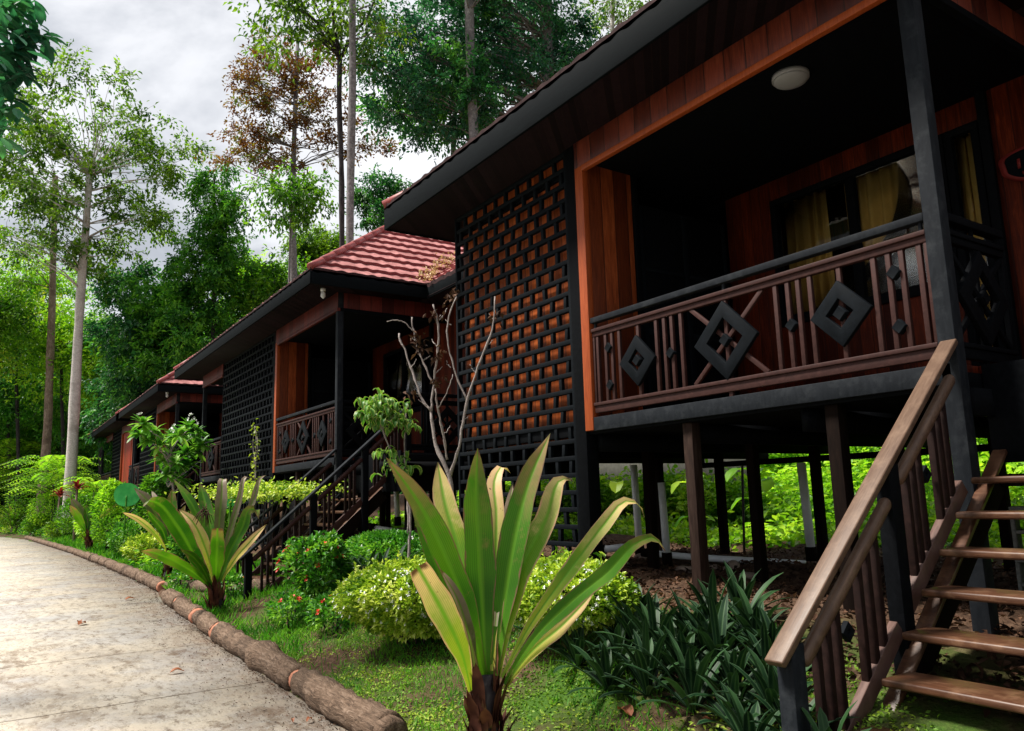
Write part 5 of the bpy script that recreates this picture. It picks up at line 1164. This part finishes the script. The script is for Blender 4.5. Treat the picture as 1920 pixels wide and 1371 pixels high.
# ------------------------------------------------------------------ log border
def log(x0, x1, label, r=.15, group='logs edging the path', bump=None):
    n = max(10, int(abs(x1-x0)/.06)); xs = np.linspace(x0, x1, n)
    r *= 1.08; y = edge_y(xs)+r*.9; z = np.full(n, -1.6+r*.72)
    u = np.linspace(0, 1, n); rad = r*(1+.06*np.sin(u*9+x0)+.05*np.sin(u*23+x0*3)+.05*RS.normal(0, 1, n))
    if bump: rad *= 1+.35*np.exp(-((u-bump)/.06)**2)
    c = np.array([x0, y[0], -1.6]); root = empty('border_log', c, label, 'log', group)
    MB().tube(np.stack([xs, y+.012*np.sin(u*7+x0), z], 1), rad, 18, jit=.10, cap=True).build('bark', M['log'], root, smooth=True)
    d = np.array([xs[0]-xs[1], y[0]-y[1], 0]); d /= np.linalg.norm(d); p = np.array([xs[0], y[0], z[0]])
    MB().tube([p-d*.05, p+d*.03, p+d*.085, p+d*.10], [rad[0]*.93, rad[0]*.90, rad[0]*.84, rad[0]*.62], 16, jit=.04).build('cut_end', M['terracotta'] if -17 < x0 < -6 else M['log'], root)
log(-5.0, -6.82, 'nearest thick log at the bottom of the border, its right end out of view', .112)
log(-6.93, -9.98, 'long knotted log, second from the bottom of the border', .108, bump=.38)
log(-10.09, -11.6, 'short log between the knotted log and the lily', .105)
log(-11.71, -13.3, 'log beside the stem of the middle lily', .105)
log(-13.41, -14.45, 'blunt log ending at the gap in the border', .115)
xx = -16.3
for k in range(22):
    L = (1.5, 1.15, 1.8, 1.4)[k % 4]
    lab = 'first log beyond the gap, its orange cut end facing the path' if k == 0 else ('second log beyond the gap in the border' if k == 1 else 'far short log in the border, beyond the first two past the gap')
    log(xx, xx-L, lab, .11 if k < 8 else .10, 'logs edging the path' if k < 2 else 'far logs edging the path'); xx -= L+.12
    if xx < -62: break
def cross_log(a, b, label):
    root = empty('border_log', a, label, 'log', 'logs edging the path')
    p = np.linspace(np.asarray(a, float), np.asarray(b, float), 14); MB().tube(p+[0, 0, .05], .12*(1+.06*RS.normal(0, 1, 14)), 14, jit=.06).build('bark', M['log'], root, smooth=True)
cross_log(gpt(318, 1104), gpt(420, 1108), 'log lying back into the garden at the border gap'); cross_log(gpt(440, 1112), gpt(515, 1104), 'thin log edging the grass toward the second stairs')

# ------------------------------------------------------------------ pipes, blocks, haze panel behind
def pipe(label, pts, r, mat='pvc', collar=None):
    pts = np.asarray(pts, float); root = empty('drain_pipe', pts[0], label, 'pipe', 'white drain pipes')
    MB().tube(pts, r, 14).build('tube', M[mat], root, smooth=True)
    c = MB(); q = pts[0]; d = pts[1]-pts[0]; d /= np.linalg.norm(d); c.tube([q-d*.01, q+d*.16], r*1.35, 14); c.build('collar', M['stilt'], root)
pv = lambda x0, y0, x1, y1, d: [at(x0, y0, d), at(x1, y1, d)]
pipe('left white upright pipe behind the stilts', pv(1200, 1040, 1188, 872, 11.6), .052)
pipe('short white upright pipe in front of the broad stilt', pv(1252, 1062, 1240, 905, 9.6), .045)
pipe('right white upright pipe next to the wide stilt', pv(1523, 1050, 1502, 868, 10.6), .055)
pipe('long white pipe lying across behind the stilts', [at(1205, 1036, 10.2), at(1300, 1045, 10.0), at(1510, 1058, 9.5)], .04)
pipe('far white pipe on the earth, left of the upright ones', [at(1115, 1032, 11.2), at(1192, 1024, 11.0)], .05)
pipe('white upright pipe under the second bungalow', pv(746, 985, 742, 905, 15.2), .05)
pipe('white pipe lying under the second bungalow', [at(690, 990, 15.0), at(765, 1002, 14.6)], .07)
def block(c, label, s=1.0, rz=.2):
    root = MB(); w, h, t = .40*s, .20*s, .19*s
    fx = MB(); b = .03
    for z0, z1 in ((0, b), (w-b, w)): fx.box(-h/2, h/2, -t/2, t/2, z0, z1)
    for x0 in (-h/2, h/2-b): fx.box(x0, x0+b, -t/2, t/2, b, w-b)
    fx.box(-h/2+b, h/2-b, -t/2, t/2, w/2-b/2, w/2+b/2)
    o = fx.build('cinder_block', M['block'], bevel=.006); o.location = c; o.rotation_euler = (0, 0, rz); tag(o, label, 'block', 'cinder blocks behind the stairs')
p = np.array([-2.98, 6.9, 0]); p[2] = ground_z(p[0], p[1])-.02; block(p, 'lower grey hollow block standing behind the stair treads', 1.0, .15); block(p+[0, 0, .405], 'upper grey hollow block, stacked on the one behind the stair treads', 1.0, .22)
def rocks():
    for i, (x, y, s) in enumerate([(1215, 1045, .16), (1165, 1055, .13), (1290, 1068, .12), (1375, 1062, .14), (1405, 1080, .10), (1340, 1065, .1)]):
        p = gpt(x, y+4); v = rdir(60); me = bpy.data.meshes.new('rock'); import bmesh
        bm = bmesh.new(); bmesh.ops.create_icosphere(bm, subdivisions=3, radius=s)
        for vv in bm.verts:
            q = vv.co; n = 1+.22*math.sin(q.x*19+i)*math.sin(q.y*23+2*i)+.15*math.sin(q.z*31+i*3); q *= n; q.z *= .6
        bm.to_mesh(me); bm.free(); me.materials.append(M['rock']); o = bpy.data.objects.new('rock', me); C.objects.link(o); o.location = p
        tag(o, ['pale rock under the house by the left pipe', 'rock near the corner stilt', 'rock beside the broad middle stilt', 'whitish rock between two dark stilts', 'small rock near the right stilt', 'little rock before the lying pipe'][i], 'rock', 'rocks under the nearest bungalow')
M['rock'] = plain('earth_rock', (.20, .15, .12), .9, .2, .5, 9, .8)
rocks()
def haze_panel():
    o = MB().box(-19.0, -11.2, 13.6, 13.72, -1.3, 1.05).build('hazy_forest_panel', M['grey']); tag(o, 'added pale grey-green panel for the hazy forest below the floor beams of the nearest bungalow', 'wall')  # flat panel added to stand in for the hazy forest behind

haze_panel()

# ------------------------------------------------------------------ sky, sun, camera
w = bpy.data.worlds.new('World'); scene.world = w; w.use_nodes = True; nt = w.node_tree; nt.nodes.clear()
SUN_EL, SUN_AZ = math.radians(58), math.radians(215)
sky = nt.nodes.new('ShaderNodeTexSky'); sky.sky_type = 'NISHITA'; sky.sun_disc = False; sky.sun_elevation = SUN_EL; sky.sun_rotation = SUN_AZ
tc = nt.nodes.new('ShaderNodeTexCoord'); mp = nt.nodes.new('ShaderNodeMapping'); mp.inputs['Scale'].default_value = (1, 1, 1.7); mp.inputs['Location'].default_value = (.35, 1.1, .2); nt.links.new(tc.outputs['Generated'], mp.inputs['Vector'])
n1 = noise(nt, mp.outputs['Vector'], 2.3, 7, .55, .25)
cloud = ramp(nt, n1, [(.38, (1.9, 2.0, 2.2)), (.46, (3.3, 3.4, 3.6)), (.53, (5.3, 5.33, 5.45)), (.62, (6.3, 6.3, 6.38))])
col = mixc(nt, .9, sky.outputs['Color'], cloud)
bg = nt.nodes.new('ShaderNodeBackground'); nt.links.new(col, bg.inputs['Color']); bg.inputs['Strength'].default_value = .1
wo = nt.nodes.new('ShaderNodeOutputWorld'); nt.links.new(bg.outputs[0], wo.inputs['Surface'])
l = bpy.data.lights.new('sun', 'SUN'); l.energy = 4.8; l.angle = math.radians(12); l.color = (1, .95, .86)
so = bpy.data.objects.new('sun', l); C.objects.link(so)
# Nishita rotation is measured from +y towards +x
sd = Vector((math.sin(SUN_AZ)*math.cos(SUN_EL), math.cos(SUN_AZ)*math.cos(SUN_EL), math.sin(SUN_EL)))
so.rotation_euler = (-sd).to_track_quat('-Z', 'Y').to_euler()
cam = bpy.data.cameras.new('camera'); co = bpy.data.objects.new('camera', cam); C.objects.link(co)
cam.sensor_width = 36; cam.lens = 36*FPX/IW; cam.clip_end = 1500; cam.clip_start = .05
rm = Matrix(((R[0][0], R[1][0], -R[2][0]), (R[0][1], R[1][1], -R[2][1]), (R[0][2], R[1][2], -R[2][2])))
co.matrix_world = rm.to_4x4(); scene.camera = co
vs = scene.view_settings; vs.view_transform = 'Standard'; vs.look = 'None'; vs.exposure = .9; vs.gamma = 1
scene.cycles.max_bounces = 6; scene.cycles.diffuse_bounces = 3; scene.cycles.transparent_max_bounces = 8
scene.cycles.use_denoising = True
